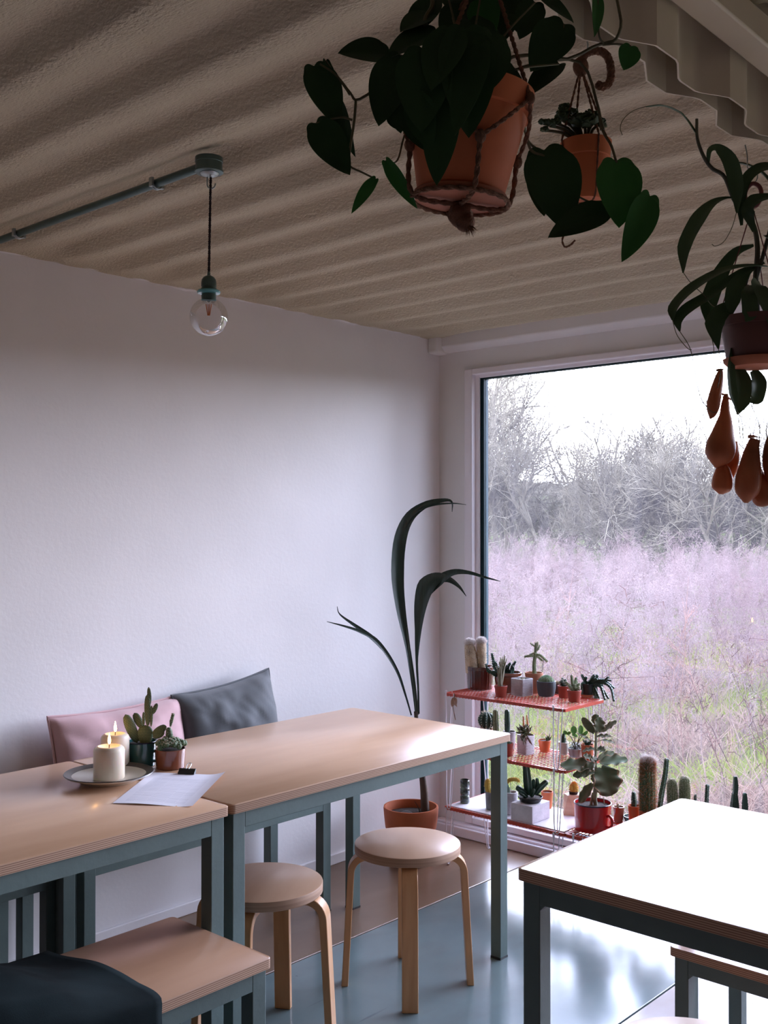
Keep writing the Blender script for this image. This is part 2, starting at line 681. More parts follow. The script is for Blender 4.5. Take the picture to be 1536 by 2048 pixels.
# box section header under the ceiling, with a corner block
g = G()
prof = [(0.0, 2.238), (-0.035, 2.243), (-0.055, 2.262), (-0.055, 2.36), (0.0, 2.36)]
vs = [(0.0, y, z) for y, z in prof] + [(RX, y, z) for y, z in prof]
n = len(prof)
g.add(vs, [tuple(range(n)), tuple(range(n, 2 * n))[::-1]] + [(i, i + n, (i + 1) % n + n, (i + 1) % n) for i in range(n)])
struct('trim_1', g, m_wallback, bevel=0.006, seg=3)
g = G().box(0.0, 0.058, -0.09, 0.0, 2.232, 2.33)
struct('trim_2', g, m_wallback, bevel=0.012, seg=3)
# kick board and sill track under the windows
g = G().box(0.012, RX, -0.06, 0, 0, 0.045)
g.box(0.012, RX, -0.045, 0, 0.045, 0.056)
struct('baseboard_back', g, m_frame, bevel=0.004)

# side and rear walls (behind / beside the camera)
g = G()
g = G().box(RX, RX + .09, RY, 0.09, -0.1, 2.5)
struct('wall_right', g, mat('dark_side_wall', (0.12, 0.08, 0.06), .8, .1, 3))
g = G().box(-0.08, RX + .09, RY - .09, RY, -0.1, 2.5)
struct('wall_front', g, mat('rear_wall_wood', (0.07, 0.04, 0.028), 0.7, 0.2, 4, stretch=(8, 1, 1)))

m_pane = pane_mat('window_glass', (0.97, 0.985, 0.99), 0.009, 0.8)


def window_y(name, x0, x1, y):
    root = bpy.data.objects.new(name, None)
    COL.objects.link(root)
    root.location = (x0, y, WZ0)
    root['kind'] = 'structure'
    W = x1 - x0
    Hh = WZ1 - WZ0
    g = G()
    # outer member
    for t, ya, yb in ((0.045, -0.022, 0.05), (0.068, 0.004, 0.05)):
        g.box(0, t, ya, yb, 0, Hh)
        g.box(W - t, W, ya, yb, 0, Hh)
        g.box(t, W - t, ya, yb, Hh - t * 0.62, Hh)
        g.box(t, W - t, ya, yb, 0, t * .62)
    g.build('window_frame', m_frame, root, bevel=0.004)
    g = G()
    a, b = 0.068, 0.088
    c, d = 0.042, 0.047
    g.box(a, b, 0.012, 0.045, c, Hh - c)
    g.box(W - b, W - a, 0.012, 0.045, c, Hh - c)
    g.box(b, W - b, 0.012, 0.045, Hh - d, Hh - c)
    g.box(b, W - b, 0.012, 0.045, c, d)
    g.build('gasket', m_gasket, root, smooth=False)
    g = G().box(b, W - b, 0.024, 0.030, d, Hh - d)
    g.build('glass_pane', m_pane, root, smooth=False)
    return root


window_y('window_1', WX0, WX1, 0.0)
window_y('window_2', VX0, VX1, 0.0)
portal('window_daylight', ((WX0 + WX1) / 2, 0.06, (WZ0 + WZ1) / 2), (math.radians(-90), 0, 0), WX1 - WX0 - .1, WZ1 - WZ0 - .06)
portal('window_daylight', ((VX0 + VX1) / 2, 0.06, (WZ0 + WZ1) / 2), (math.radians(-90), 0, 0), VX1 - VX0 - .1, WZ1 - WZ0 - .06)
# corrugated, sprayed steel ceilings of the two containers
def corrugated(name, x0, x1, z, m):
    g = G()
    ys = []
    P = 0.205
    y = -0.02
    ph = -1.822
    seg = [(0.0, 0.0), (0.022, 0.001), (0.05, 0.007), (0.085, 0.019), (0.115, 0.027), (0.138, 0.030), (0.155, 0.030), (0.166, 0.026), (0.186, 0.004), (0.196, 0.0005)]
    k0 = int((RY - ph) / P) - 2
    for k in range(k0, 12):
        for dy, dz in seg:
            yy = ph + k * P + dy
            if RY <= yy <= -0.07:
                ys.append((yy, z + dz * 1.25))
    ys.append((0.0, z + 0.03))
    nx = 60
    vs = []
    for i in range(nx + 1):
        x = x0 + (x1 - x0) * i / nx
        for yy, zz in ys:
            w = mnoise.noise(Vector((x * 2.3, yy * 6, 1.0))) * 0.004
            e = min(1.0, max(0.0, min(x - x0, x1 - x) - .02) / .16) if x0 < 1 else 1.0
            zz = z + .016 + (zz - z - .016) * e
            vs.append((x, yy + w, zz + mnoise.noise(Vector((x * 5, yy * 14, 4.0))) * 0.0035))
    n = len(ys)
    fs = []
    for i in range(nx):
        for j in range(n - 1):
            a = i * n + j
            fs.append((a, a + 1, a + n + 1, a + n))
    g.add(vs, fs)
    return struct(name, g, m, angle=80)


corrugated('ceiling', 0.0, 2.36, CZ - .012, m_ceil)
corrugated('ceiling', 2.44, RX, CZ - .012, m_ceil)
g = G().box(-.08, RX + .09, RY - .09, .09, 2.40, 2.5)
struct('ceiling', g, m_ceil)
# sealant bead where the ceiling meets the left wall
g = G()
pts = [(0.004 + 0.004 * abs(mnoise.noise(Vector((0, y * 9, 0)))), y, 2.312 + 0.012 * mnoise.noise(Vector((3, y * 7, 0)))) for y in np.linspace(RY, -0.1, 90)]
g.tube(pts, 0.009, 6)
struct('trim_3', g, m_wall)

# the joint of the two containers: cut corrugated side walls left hanging under the rails
def zig(yc, off, inv=1):
    P = 0.252
    t = ((yc + 2.474) / P) % 1.0
    d = 0.030
    if t < 0.278:
        v = d
    elif t < 0.528:
        v = d * (1 - (t - 0.278) / 0.25)
    elif t < 0.78:
        v = 0
    else:
        v = d * (t - 0.78) / 0.22
    return off + v * inv


ysz = []
y = RY + .05
while y < -0.06:
    ysz.append(y)
    y += 0.0126
g = G()
ZB, ZR = 2.138, 2.215
near = [(zig(y, 2.382), y) for y in ysz]
far = [(zig(y + 0.03, 2.340), y) for y in ysz]
n = len(ysz)
for rail, t in ((near, 0.003), (far, -0.003)):
    vs = [(x, y, ZB) for x, y in rail] + [(x, y, ZR + .1) for x, y in rail] + [(x - t, y, ZB) for x, y in rail] + [(x - t, y, ZR + .1) for x, y in rail]
    fs = []
    for i in range(n - 1):
        fs += [(i, i + 1, i + 1 + n, i + n), (i + 2 * n, i + 3 * n, i + 1 + 3 * n, i + 1 + 2 * n), (i, i + 2 * n, i + 1 + 2 * n, i + 1)]
    g.add(vs, fs)
struct('beam', g, m_beam, angle=25)
g = G()
g.box(2.418, 2.468, RY, -0.06, 2.212, 2.262)
g.box(2.33, 2.43, RY, -0.06, 2.262, 2.36)
struct('beam', g, m_beam, bevel=0.004)
bpy.data.objects['beam'].name = 'trim_4'
bpy.data.objects['beam.001'].name = 'trim_5'
# post where the containers meet at the window wall
g = G().box(2.30, 2.52, -0.05, 0.0, 0.0, 2.30)
struct('trim_6', g, m_wallback, bevel=0.004)

# ================================================================== TABLES AND BENCHES
def frame_rails(g, W, D, top, rail, leg, inset):
    pass


def rounded_rect(W, D, r, n=6):
    out = []
    for cx, cy, a0 in ((W - r, r, -90), (W - r, D - r, 0), (r, D - r, 90), (r, r, 180)):
        for i in range(n + 1):
            a = math.radians(a0 + 90 * i / n)
            out.append((cx + r * math.cos(a), cy + r * math.sin(a)))
    return out


def steel_table(name, label, cat, x0, x1, y0, y1, H, group, leg=0.040, thick=0.024, rail=0.042, inset=0.010, legname='leg'):
    t = thing(name, label, cat, (x0, y0, 0), 0, group)
    W, D = x1 - x0, y1 - y0
    g = G()
    poly = rounded_rect(W, D, 0.012, 5)
    n = len(poly)
    c = 0.0015
    ins = [(W / 2 + (x - W / 2) * (1 - 2 * c / W), D / 2 + (y - D / 2) * (1 - 2 * c / D)) for x, y in poly]
    vs = [(x, y, -thick) for x, y in poly] + [(x, y, -c) for x, y in poly] + [(x, y, 0) for x, y in ins]
    g.add(vs, [tuple(range(n))[::-1], tuple(range(2 * n, 3 * n))])
    g.cur = 1
    g.v = g.v[:]
    g.f += [(i, (i + 1) % n, (i + 1) % n + n, i + n) for i in range(n)]
    g.mi += [1] * n
    g.f += [(i + n, (i + 1) % n + n, (i + 1) % n + 2 * n, i + 2 * n) for i in range(n)]
    g.mi += [0] * n
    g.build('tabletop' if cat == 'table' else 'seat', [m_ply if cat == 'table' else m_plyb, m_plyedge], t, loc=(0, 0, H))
    zt = H - thick - 0.0005
    g = G()
    a = inset
    g.box(a + leg, W - a - leg, a, a + leg, zt - rail, zt)
    g.box(a + leg, W - a - leg, D - a - leg, D - a, zt - rail, zt)
    g.box(a, a + leg, a + leg, D - a - leg, zt - rail, zt)
    g.box(W - a - leg, W - a, a + leg, D - a - leg, zt - rail, zt)
    # small weld fillets in the inner corners
    s = 0.012
    for yy0, yy1 in ((a + .001, a + leg - .001), (D - a - leg + .001, D - a - .001)):
        for xx, sg in ((a + leg, 1), (W - a - leg, -1)):
            z = zt - rail
            vs = [(xx, yy0, z), (xx + sg * s, yy0, z), (xx, yy0, z - s), (xx, yy1, z), (xx + sg * s, yy1, z), (xx, yy1, z - s)]
            g.add(vs, [(0, 1, 2), (3, 5, 4), (1, 4, 5, 2)])
    g.build('frame', m_tealpaint, t, bevel=0.0012)
    for xx in (a, W - a - leg):
        for yy in (a, D - a - leg):
            g = G().box(xx, xx + leg, yy, yy + leg, 0.006, zt)
            l = g.build('leg', m_tealpaint, t, bevel=0.002)
            g = G().box(xx - .0005, xx + leg + .0005, yy - .0005, yy + leg + .0005, 0, 0.007)
            g.build('foot_cap', m_black, l)
    return t


steel_table('cafe_table', 'long plywood table with teal legs ending near the potted palm', 'table', 0.378, 1.110, -2.186, -0.990, 0.74, 'plywood tables along the wall')
steel_table('cafe_table', 'plywood table at the left carrying the candles and the sheet of paper', 'table', 0.378, 1.110, -3.390, -2.194, 0.74, 'plywood tables along the wall')
steel_table('cafe_table', 'plywood table at the right with a bright glaring top beside the cactus shelves', 'table', 1.905, 3.105, -2.105, -1.375, 0.74, None)
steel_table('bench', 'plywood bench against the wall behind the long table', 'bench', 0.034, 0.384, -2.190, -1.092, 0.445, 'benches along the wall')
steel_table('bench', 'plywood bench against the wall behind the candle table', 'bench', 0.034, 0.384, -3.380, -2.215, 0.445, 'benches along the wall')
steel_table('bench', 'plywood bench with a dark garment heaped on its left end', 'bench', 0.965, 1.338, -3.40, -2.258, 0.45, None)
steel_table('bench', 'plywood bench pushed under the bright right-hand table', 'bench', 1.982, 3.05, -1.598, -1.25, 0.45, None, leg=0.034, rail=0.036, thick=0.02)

# ================================================================== STOOLS
def stool(label, cx, cy, a0):
    t = thing('stool', label, 'stool', (cx, cy, 0), math.radians(a0), 'round birch stools')
    H, R = 0.44, 0.166
    g = G()
    g.lathe([(0, H), (R - .004, H), (R - .001, H - .0015)], 64)
    g.cur = 1
    g.lathe([(R - .001, H - .0015), (R, H - .004), (R, H - .026), (R - .002, H - .028), (0, H - .028)], 64)
    g.build('seat', [m_birch, m_birchedge], t)
    for k in range(4):
        a = math.radians(90 * k)
        ca, sa = math.cos(a), math.sin(a)
        prof = []          # (radial, z) centre line of the bent leg
        zt = H - 0.040
        prof.append((0.045, zt + .001))
        prof.append((0.118, zt))
        for i in range(1, 9):
            b = math.radians(90 - 85 * i / 8)
            prof.append((0.125 + 0.052 * math.cos(b), zt - 0.052 + 0.052 * math.sin(b)))
        prof.append((0.196, 0.0))
        w, th = 0.024, 0.0105
        vs = []
        for i, (r, z) in enumerate(prof):
            p0 = prof[max(0, i - 1)]
            p1 = prof[min(len(prof) - 1, i + 1)]
            tx, tz = p1[0] - p0[0], p1[1] - p0[1]
            l = math.hypot(tx, tz)
            if i == len(prof) - 1:
                nx, nz = 1.0, 0.0
            else:
                nx, nz = -tz / l, tx / l
            for s1, s2 in ((1, 1), (1, -1), (-1, -1), (-1, 1)):
                rr, zz = r + nx * th * s1, z + nz * th * s1
                vs.append((rr * ca - w * s2 * sa, rr * sa + w * s2 * ca, max(0, zz)))
        m = len(prof)
        fs = [(0, 1, 2, 3), tuple((m - 1) * 4 + q for q in (3, 2, 1, 0))]
        for i in range(m - 1):
            for q in range(4):
                q2 = (q + 1) % 4
                fs.append((i * 4 + q, (i + 1) * 4 + q, (i + 1) * 4 + q2, i * 4 + q2))
        g = G().add(vs, fs)
        g.build('leg', m_birchleg, t, bevel=0.002)
    return t


m_birchedge = mat('birch_edge', (0.50, 0.32, 0.21), 0.5, 0.0, 1.2, stretch=(1, 1, 260), col2=(0.33, 0.19, 0.12))
c2 = at_z(815, 1684, 0.44)
stool('round birch stool standing in front of the palm pot', c2.x, c2.y, 43)
c1 = at_z(527, 1762, 0.44)
stool('round birch stool half tucked under the long table', c1.x, c1.y, 31)
s = stool('white topped round stool at the bottom edge below the bright table', 2.245, -2.02, 30)

# ================================================================== GARMENT
g = G()
nu, nv = 60, 46
vs = []
X0, X1, Y0, Y1 = 0.93, 1.40, -3.35, -2.60
prof_x = [(0.0, -.10), (0.04, .0), (0.12, .055), (0.3, .09), (0.55, .105), (0.75, .085), (0.86, .045), (0.93, -.05), (1.0, -.43)]
for i in range(nu + 1):
    for j in range(nv + 1):
        u = i / nu
        v = j / nv
        q = .5 - .5 * math.cos(math.pi * min(1, (1 - v) / .45))
        hx = float(np.interp(u, [a_ for a_, _ in prof_x], [b_ for _, b_ in prof_x]))
        z = 0.456 + hx * (q if hx > 0 else (.85 + .15 * q)) + .006
        x = X0 + (X1 - X0) * (u if u < .93 else .93 + (u - .93) * .25)
        y = Y0 + (Y1 - Y0) * v
        wr = mnoise.noise(Vector((x * 7, y * 4 + u * 3, 2))) * .030 + mnoise.noise(Vector((x * 15, y * 9, 5))) * .010
        z += wr * (q * .9 + .1) * (1 if hx > 0 else .3)
        if u > .9:
            x += .012 * mnoise.noise(Vector((y * 11, z * 6, 0)))
        y += .03 * mnoise.noise(Vector((u * 3, 0, 7))) * v + .05 * math.sin(math.pi * u) * v
        vs.append((x, y, max(z, .462) if .05 < u < .9 else z))
fs = []
for i in range(nu):
    for j in range(nv):
        a = i * (nv + 1) + j
        fs.append((a, a + nv + 1, a + nv + 2, a + 1))
g.add(vs, fs)
m_garment = mat('dark_teal_wool', (0.0075, 0.0135, 0.0145), 0.95, 0.7, 5, bump=0.12, bscale=500, spec=0.1)
o = g.build('jacket', m_garment, angle=180)
sol = o.modifiers.new('thickness', 'SOLIDIFY')
sol.thickness = 0.012
sol.offset = -1
tag(o, 'dark teal woollen garment heaped over the near bench', 'jacket')

# ================================================================== CUSHIONS
def cushion(label, W, Hh, T, loc, rot, m, seed):
    g = G()
    N = 40
    for side in (1, -1):
        vs = []
        for i in range(N + 1):
            for j in range(N + 1):
                u, v = 2 * i / N - 1, 2 * j / N - 1
                pin = 1 - 0.07 * (1 - u * u) * 0 
                x = W / 2 * u * (1 - 0.05 * (1 - v * v) ** 1.0)
                z = Hh / 2 * v * (1 - 0.08 * (1 - u * u))
                b = ((1 - u ** 4) * (1 - v ** 4)) ** 0.55
                wr = 0.016 * mnoise.noise(Vector((u * 2.5 + seed, v * 2.5, 0))) * b + 0.007 * abs(mnoise.noise(Vector((u * 5 + v * 3, v * 2 - u, seed)))) * b
                wr += 0.006 * math.sin((u * 1.3 + v) * 8 + 3 * mnoise.noise(Vector((u * 2, v * 2, seed)))) * (abs(u * v)) * b
                y = side * (T / 2 * b + 0.003) + wr
                vs.append((x, -y, z + 0.006 * mnoise.noise(Vector((u * 3, v * 3, seed + 5)))))
        fs = []
        for i in range(N):
            for j in range(N):
                a = i * (N + 1) + j
                f = (a, a + N + 1, a + N + 2, a + 1)
                fs.append(f if side > 0 else f[::-1])
        g.add(vs, fs)
    o = g.build('cushion', m, angle=180)
    o.location = loc
    o.rotation_euler = rot
    tag(o, label, 'cushion', 'scatter cushions on the wall bench')
    g2 = G()                                   # flat flange seam around the edge
    ed = []
    for k in range(4 * N):
        i = k % N
        s_ = k // N
        u, v = [(-1 + 2 * i / N, -1), (1, -1 + 2 * i / N), (1 - 2 * i / N, 1), (-1, 1 - 2 * i / N)][s_]
        x = W / 2 * u * (1 - 0.05 * (1 - v * v))
        z = Hh / 2 * v * (1 - 0.08 * (1 - u * u))
        ed.append((x * 1.012, 0.001, z * 1.012))
    ed.append(ed[0])
    g2.tube(ed, 0.0045, 6, cap=False)
    g2.build('piping', m, o)
    return o


m_pinkc = mat('pink_cotton', (0.64, 0.41, 0.42), 0.9, 0.08, 6, bump=0.08, bscale=500, sheen=0.3)
m_greyvel = mat('grey_velvet', (0.10, 0.108, 0.115), 0.8, 0.2, 5, bump=0.08, bscale=400, sheen=0.3)
cushion('dusty pink cushion leaning on the wall behind the cacti', 0.52, 0.375, 0.13, (0.105, -1.825, 0.635), (math.radians(-8), math.radians(-1), math.radians(90)), m_pinkc, 3)
cushion('slate grey velvet cushion leaning on the wall', 0.455, 0.385, 0.13, (0.115, -1.362, 0.662), (math.radians(-9), math.radians(-6), math.radians(90)), m_greyvel, 11)

# ================================================================== THINGS ON THE TABLE
TZ = 0.7405
pc = at_z(218, 1561, TZ)
prof = [(0.0, 0.004), (0.062, 0.004), (0.070, 0.0), (0.073, 0.0), (0.078, 0.006), (0.100, 0.013), (0.1165, 0.019), (0.119, 0.0215), (0.1175, 0.023), (0.113, 0.022)]
t = thing('plate', 'round cream plate with a brown rim under the two candles', 'plate', (pc.x, pc.y, TZ))
m_plate = mat('cream_stoneware', (0.62, 0.58, 0.50), 0.3, 0.06, 12, coat=0.3)
m_rim = mat('brown_grey_glaze', (0.085, 0.068, 0.058), 0.3, 0.3, 20)
g = G().lathe(prof + [(0.098, 0.017), (0.080, 0.010), (0.0, 0.008)], 64)
g.build('dish', m_plate, t)
g = G().lathe([(0.1135, 0.0226), (0.1195, 0.0222), (0.1182, 0.0240), (0.113, 0.0232), (0.0985, 0.0178), (0.0985, 0.0168), (0.1135, 0.0226)], 64)
g.build('rim_band', m_rim, t)

m_wax = mat('ivory_wax', (0.86, 0.74, 0.60), 0.4, 0.03, 4)
m_wax.node_tree.nodes['Principled BSDF'].inputs['Subsurface Weight'].default_value = 0.5
m_wax.node_tree.nodes['Principled BSDF'].inputs['Subsurface Radius'].default_value = (0.03, 0.015, 0.008)
m_flame = emit_mat('candle_flame', (1.0, 0.50, 0.17), 42)
m_wick = mat('burnt_wick', (0.01, 0.008, 0.006), 0.9)


def candle(label, cx, cy, R, Hh):
    t = thing('candle', label, 'candle', (cx, cy, TZ + 0.0085), 0, 'pillar candles on the plate')
    prof = [(0, 0), (R - .002, 0), (R, 0.003), (R, Hh - .012), (R - .002, Hh - .006), (R - .007, Hh - .0015), (R - .012, Hh), (R - .018, Hh - .003), (R * .35, Hh - .007), (0, Hh - .008)]
    G().lathe(prof, 48).build('wax', m_wax, t)
    G().tube([(0, 0, Hh - .009), (0.0005, 0, Hh + .002), (0.002, 0, Hh + .008)], 0.0011, 6).build('wick', m_wick, t)
    fp = [(0.0005, 0), (0.0032, 0.004), (0.0042, 0.009), (0.0036, 0.016), (0.0018, 0.025), (0.0004, 0.031)]
    G().lathe(fp, 16, c=(0.001, 0, Hh + .004)).build('flame', m_flame, t)
    return t


q1 = at_z(218, 1563, TZ)
q2 = at_z(230, 1541, TZ)
rgt = Vector((RT.x, RT.y, 0))
candle('front ivory pillar candle, lit and slightly wider in view', q1.x, q1.y, 0.0415, 0.088)
candle('rear ivory pillar candle, lit and partly hidden by the other candle', q2.x, q2.y, 0.0395, 0.096)

# sheet of paper with a bulldog clip
p = [at_z(225, 1607, TZ), at_z(385, 1614, TZ), at_z(451, 1551, TZ), at_z(303, 1545, TZ)]
g = G()
N = 24
vs = []
for i in range(N + 1):
    for j in range(N + 1):
        u, v = i / N, j / N
        a = p[0].lerp(p[1], u).lerp(p[3].lerp(p[2], u), v)
        z = TZ + 0.0008 + 0.010 * max(0, (u - 0.75) / 0.25) ** 2 * (0.4 + v * .6) + 0.002 * math.sin(u * 5) * (1 - v)
        vs.append((a.x, a.y, z))
fs = []
for i in range(N):
    for j in range(N):
        a = i * (N + 1) + j
        fs.append((a, a + N + 1, a + N + 2, a + 1))
g.add(vs, fs)
# paper with faint grey lines of print
pm = bpy.data.materials.new('printed_paper')
pm.use_nodes = True
nt = pm.node_tree
b = nt.nodes['Principled BSDF']
b.inputs['Roughness'].default_value = 0.7
o = g.build('paper_sheet', pm, angle=180)
uvl = o.data.uv_layers.new(name='uv')
k = 0
for poly in o.data.polygons:
    for vi in poly.vertices:
        uvl.data[k].uv = ((vi // (N + 1)) / N, (vi % (N + 1)) / N)
        k += 1
uv = nt.nodes.new('ShaderNodeUVMap')
bt = nt.nodes.new('ShaderNodeTexBrick')
bt.offset = 0.37
bt.inputs['Color1'].default_value = (0.74, 0.72, 0.79, 1)
bt.inputs['Color2'].default_value = (0.52, 0.51, 0.58, 1)
bt.inputs['Mortar'].default_value = (0.80, 0.78, 0.84, 1)
bt.inputs['Scale'].default_value = 7
bt.inputs['Mortar Size'].default_value = 0.045
bt.inputs['Brick Width'].default_value = 2.6
bt.inputs['Row Height'].default_value = 0.13
nt.links.new(uv.outputs[0], bt.inputs['Vector'])
sx = nt.nodes.new('ShaderNodeSeparateXYZ')
nt.links.new(uv.outputs[0], sx.inputs[0])


def rng(src, a, b_):
    m1 = nt.nodes.new('ShaderNodeMath')
    m1.operation = 'COMPARE'
    m1.inputs[1].default_value = (a + b_) / 2
    m1.inputs[2].default_value = (b_ - a) / 2
    nt.links.new(src, m1.inputs[0])
    return m1.outputs[0]


r1 = rng(sx.outputs[0], 0.12, 0.86)
r2 = rng(sx.outputs[1], 0.08, 0.82)
mm = nt.nodes.new('ShaderNodeMath')
mm.operation = 'MULTIPLY'
nt.links.new(r1, mm.inputs[0])
nt.links.new(r2, mm.inputs[1])
mx = nt.nodes.new('ShaderNodeMix')
mx.data_type = 'RGBA'
mx.inputs[6].default_value = (0.80, 0.78, 0.84, 1)
nt.links.new(mm.outputs[0], mx.inputs[0])
nt.links.new(bt.outputs[0], mx.inputs[7])
nt.links.new(mx.outputs[2], b.inputs['Base Color'])
tag(o, 'white sheet of printed paper lying on the candle table', 'paper')

cl = at_z(374, 1548, TZ)
dirx = (p[2] - p[3]).normalized()
ang = math.atan2(dirx.y, dirx.x)
t = thing('binder_clip', 'black bulldog clip with a steel loop on the sheet of paper', 'clip', (cl.x, cl.y, TZ + .001), ang)
g = G()
vs = []
for x in (-0.024, 0.024):
    vs += [(x, -0.010, 0.0005), (x, 0.008, 0.0), (x, 0.008, 0.013), (x, 0.005, 0.0135), (x, -0.010, 0.003)]
g.add(vs, [(0, 1, 2, 3, 4), (9, 8, 7, 6, 5)] + [(i, i + 5, (i + 1) % 5 + 5, (i + 1) % 5) for i in range(5)])
g.build('clip_body', m_black, t, bevel=0.0008)
g = G().tube(smooth_path([(-0.004, 0.003, 0.013), (-0.006, 0.016, 0.020), (-0.003, 0.026, 0.023), (0.003, 0.026, 0.023), (0.006, 0.016, 0.020), (0.004, 0.003, 0.013)], 18), 0.0011, 6)
g.build('loop', m_metal, t)

# ================================================================== WIRE SHELVES
SZ_TOP, SZ_MID, SZ_LOW = 0.722, 0.485, 0.243
SX0, SX1, SY0, SY1 = 0.350, 0.938, -0.392, -0.105


def wire_grid(x0, x1, y0, y1, z, step=0.0155):
    g = G()
    for ya in (y0, y1):
        g.box(x0, x1, ya - .004, ya + .004, z - .012, z)
    for xa in (x0, x1):
        g.box(xa - .004, xa + .004, y0, y1, z - .012, z)
    n = int((x1 - x0) / step)
    for i in range(1, n):
        x = x0 + (x1 - x0) * i / n
        g.tube([(x, y0, z - .002), (x, y1, z - .002)], 0.0016, 5)
        g.tube([(x, y0, z - .002), (x, y0 - .0045, z - .004), (x, y0 - .004, z - .014)], 0.0016, 5)
    n = int((y1 - y0) / 0.024)
    for i in range(1, n):
        y = y0 + (y1 - y0) * i / n
        g.tube([(x0, y, z - .0048), (x1, y, z - .0048)], 0.0017, 5)
    return g


def hairpin(x, y, dx, dy, z0, z1, w=0.042):
    """a white three-wire hairpin leg: two wires and a cross wire closing in a U at the bottom"""
    g = G()
    r = 0.0024
    zb = z0 + r
    pts = smooth_path([(x, y, z1), (x, y, z0 + .06), (x + dx * .004, y, zb + .012), (x + dx * .013, y, zb), (x + dx * .022, y, zb + .012), (x + dx * .028, y, z0 + .06), (x + dx * w, y, z1)], 34)
    g.tube(pts, r, 6)
    pts = smooth_path([(x + dx * .013, y, zb), (x + dx * .008, y + dy * .012, zb + .004), (x + dx * .004, y + dy * .018, z0 + .05), (x, y + dy * w, z1)], 16)
    g.tube(pts, r, 6)
    g.tube([(x - .0, y, z1 - .014), (x, y, z1 + .010)], 0.0045, 8)
    return g


t = thing('wire_shelf_unit', 'red three-tier wire shelf on white hairpin legs full of cacti at the window', 'shelf', (0, 0, 0))
for z in (SZ_TOP, SZ_MID, SZ_LOW):
    wire_grid(SX0, SX1, SY0, SY1, z).build('shelf', m_redwire, t)
G().box(SX0 + .008, SX1 - .008, SY0 + .008, SY1 - .008, SZ_LOW - .0005, SZ_LOW + .004).build('white_tray', m_white, t, bevel=0.001)
for x, dx in ((SX0 + .006, 1), (SX1 - .048, 1)):
    for y, dy in ((SY0 - .004, 1), (SY1 + .004, -1)):
        hairpin(x, y, dx, dy, SZ_MID - .006, SZ_TOP).build('leg', m_white, t)
        hairpin(x + .002, y, dx, dy, SZ_LOW - .01, SZ_MID - .008).build('leg', m_white, t)
        hairpin(x, y, dx, dy, 0, SZ_LOW - .014).build('leg', m_white, t)
t = thing('wire_shelf_unit', 'low red wire shelf behind the bright table, holding the big red mug', 'shelf', (0, 0, 0))
TX0, TX1 = 0.948, 1.75
wire_grid(TX0, TX1, SY0, SY1, SZ_LOW).build('shelf', m_redwire, t)
for x in (TX0 + .03, TX1 - .06):
    for y, dy in ((SY0 - .004, 1), (SY1 + .004, -1)):
        hairpin(x, y, 1, dy, 0, SZ_LOW).build('leg', m_white, t)

# ================================================================== POTTED PLANTS
A_ = (860.0, 1230.0, 3.657)
B_ = (1130.0, 1230.0, 3.783)
FH = Vector((FW.x, FW.y, 0)).normalized()


def full(c, x, y):
    return c[0] + x / c[2], c[1] + y / c[2]


class Pot:
    def __init__(s, name, label, cat, c, xl, xr, yt, yb, z, taper=0.85, group=None, base=None, rz=None):
        s.c = c
        xa, ytf = full(c, xl, yt)
        xb, ybf = full(c, xr, yb)
        s.xc = (xa + xb) / 2
        p = base if base else at_z(s.xc, ybf, z)
        s.s = depth(p) / F
        s.rt = (xb - xa) / 2 * s.s
        s.rb = s.rt * taper
        if not base:
            p = p + FH * s.rb
        s.s = depth(p) / F
        s.rt = (xb - xa) / 2 * s.s
        s.rb = s.rt * taper
        s.yt = ytf
        zt = CAM.z - (ytf - 1046) * s.s
        s.h = max(0.015, zt - z)
        s.t = thing(name, label, cat, (p.x, p.y, z), YAW if rz is None else rz, group)

    def body(s, m, lip=0.0, lipm=None, th=0.003, ribs=0, foot=0.0, bulge=0.0, name='pot', soil=True, n=40):
        rt, rb, h = s.rt, s.rb, s.h
        pr = [(0, 0), (rb * .94, 0), (rb, 0.002)]
        for i in range(1, 6):
            q = i / 6
            pr.append((rb + (rt - rb) * q + bulge * math.sin(q * math.pi) * rt, h * q))
        if lip:
            k = len(pr)
            pr = [x for x in pr if x[1] < h - lip]
            r_ = rb + (rt - rb) * (1 - lip / h)
            pr += [(r_ * .985, h - lip), (rt * 1.0, h - lip + .0005), (rt * 1.0, h - .001)]
        pr += [(rt, h - .001), (rt - .001, h), (rt - th, h), (rt - th * 1.1, h - .004)]
        inner = h - max(.006, h * .12)
        pr += [(rt - th * 1.2, inner), (rt * .5, inner - .001), (0, inner - .001)]
        mod = None
        if ribs:
            mod = lambda a, z: 1 + 0.022 * (abs(math.sin(a * ribs / 2)) - .5) * (1 if 0.003 < z < h - .003 else 0)
            n = ribs * 6
        g = G()
        g.lathe(pr, n, mod=mod)
        s.pot = g.build(name, m, s.t)
        if soil:
            g = G()
            g.lathe([(rt - th * 1.15, inner + .0005), (rt * .6, inner + .003), (0, inner + .004)], 24)
            g.build('soil', m_soil, s.t)
        s.soilz = inner + .002
        return s

    def P(s, x, y, back=0.0):
        px, py = full(s.c, x, y)
        return ((px - s.xc) * s.s, back, s.h + (s.yt - py) * s.s)

    def R(s, w):
        return w / s.c[2] * s.s


def ribbed(n, amp):
    return lambda a, q: 1 + amp * math.cos(a * n)


def dome(pts, rad, n=14):
    """resample a path and close its end as a dome"""
    P = smooth_path(pts, n)
    r = list(np.interp(np.linspace(0, 1, n), np.linspace(0, 1, len(rad)), rad))
    d = (P[-1] - P[-2]).normalized()
    R = r[-1]
    for k in range(1, 6):
        a = k / 5 * math.pi / 2
        P.append(P[n - 1] + d * R * math.sin(a))
        r.append(max(1e-4, R * math.cos(a)))
    return P, r


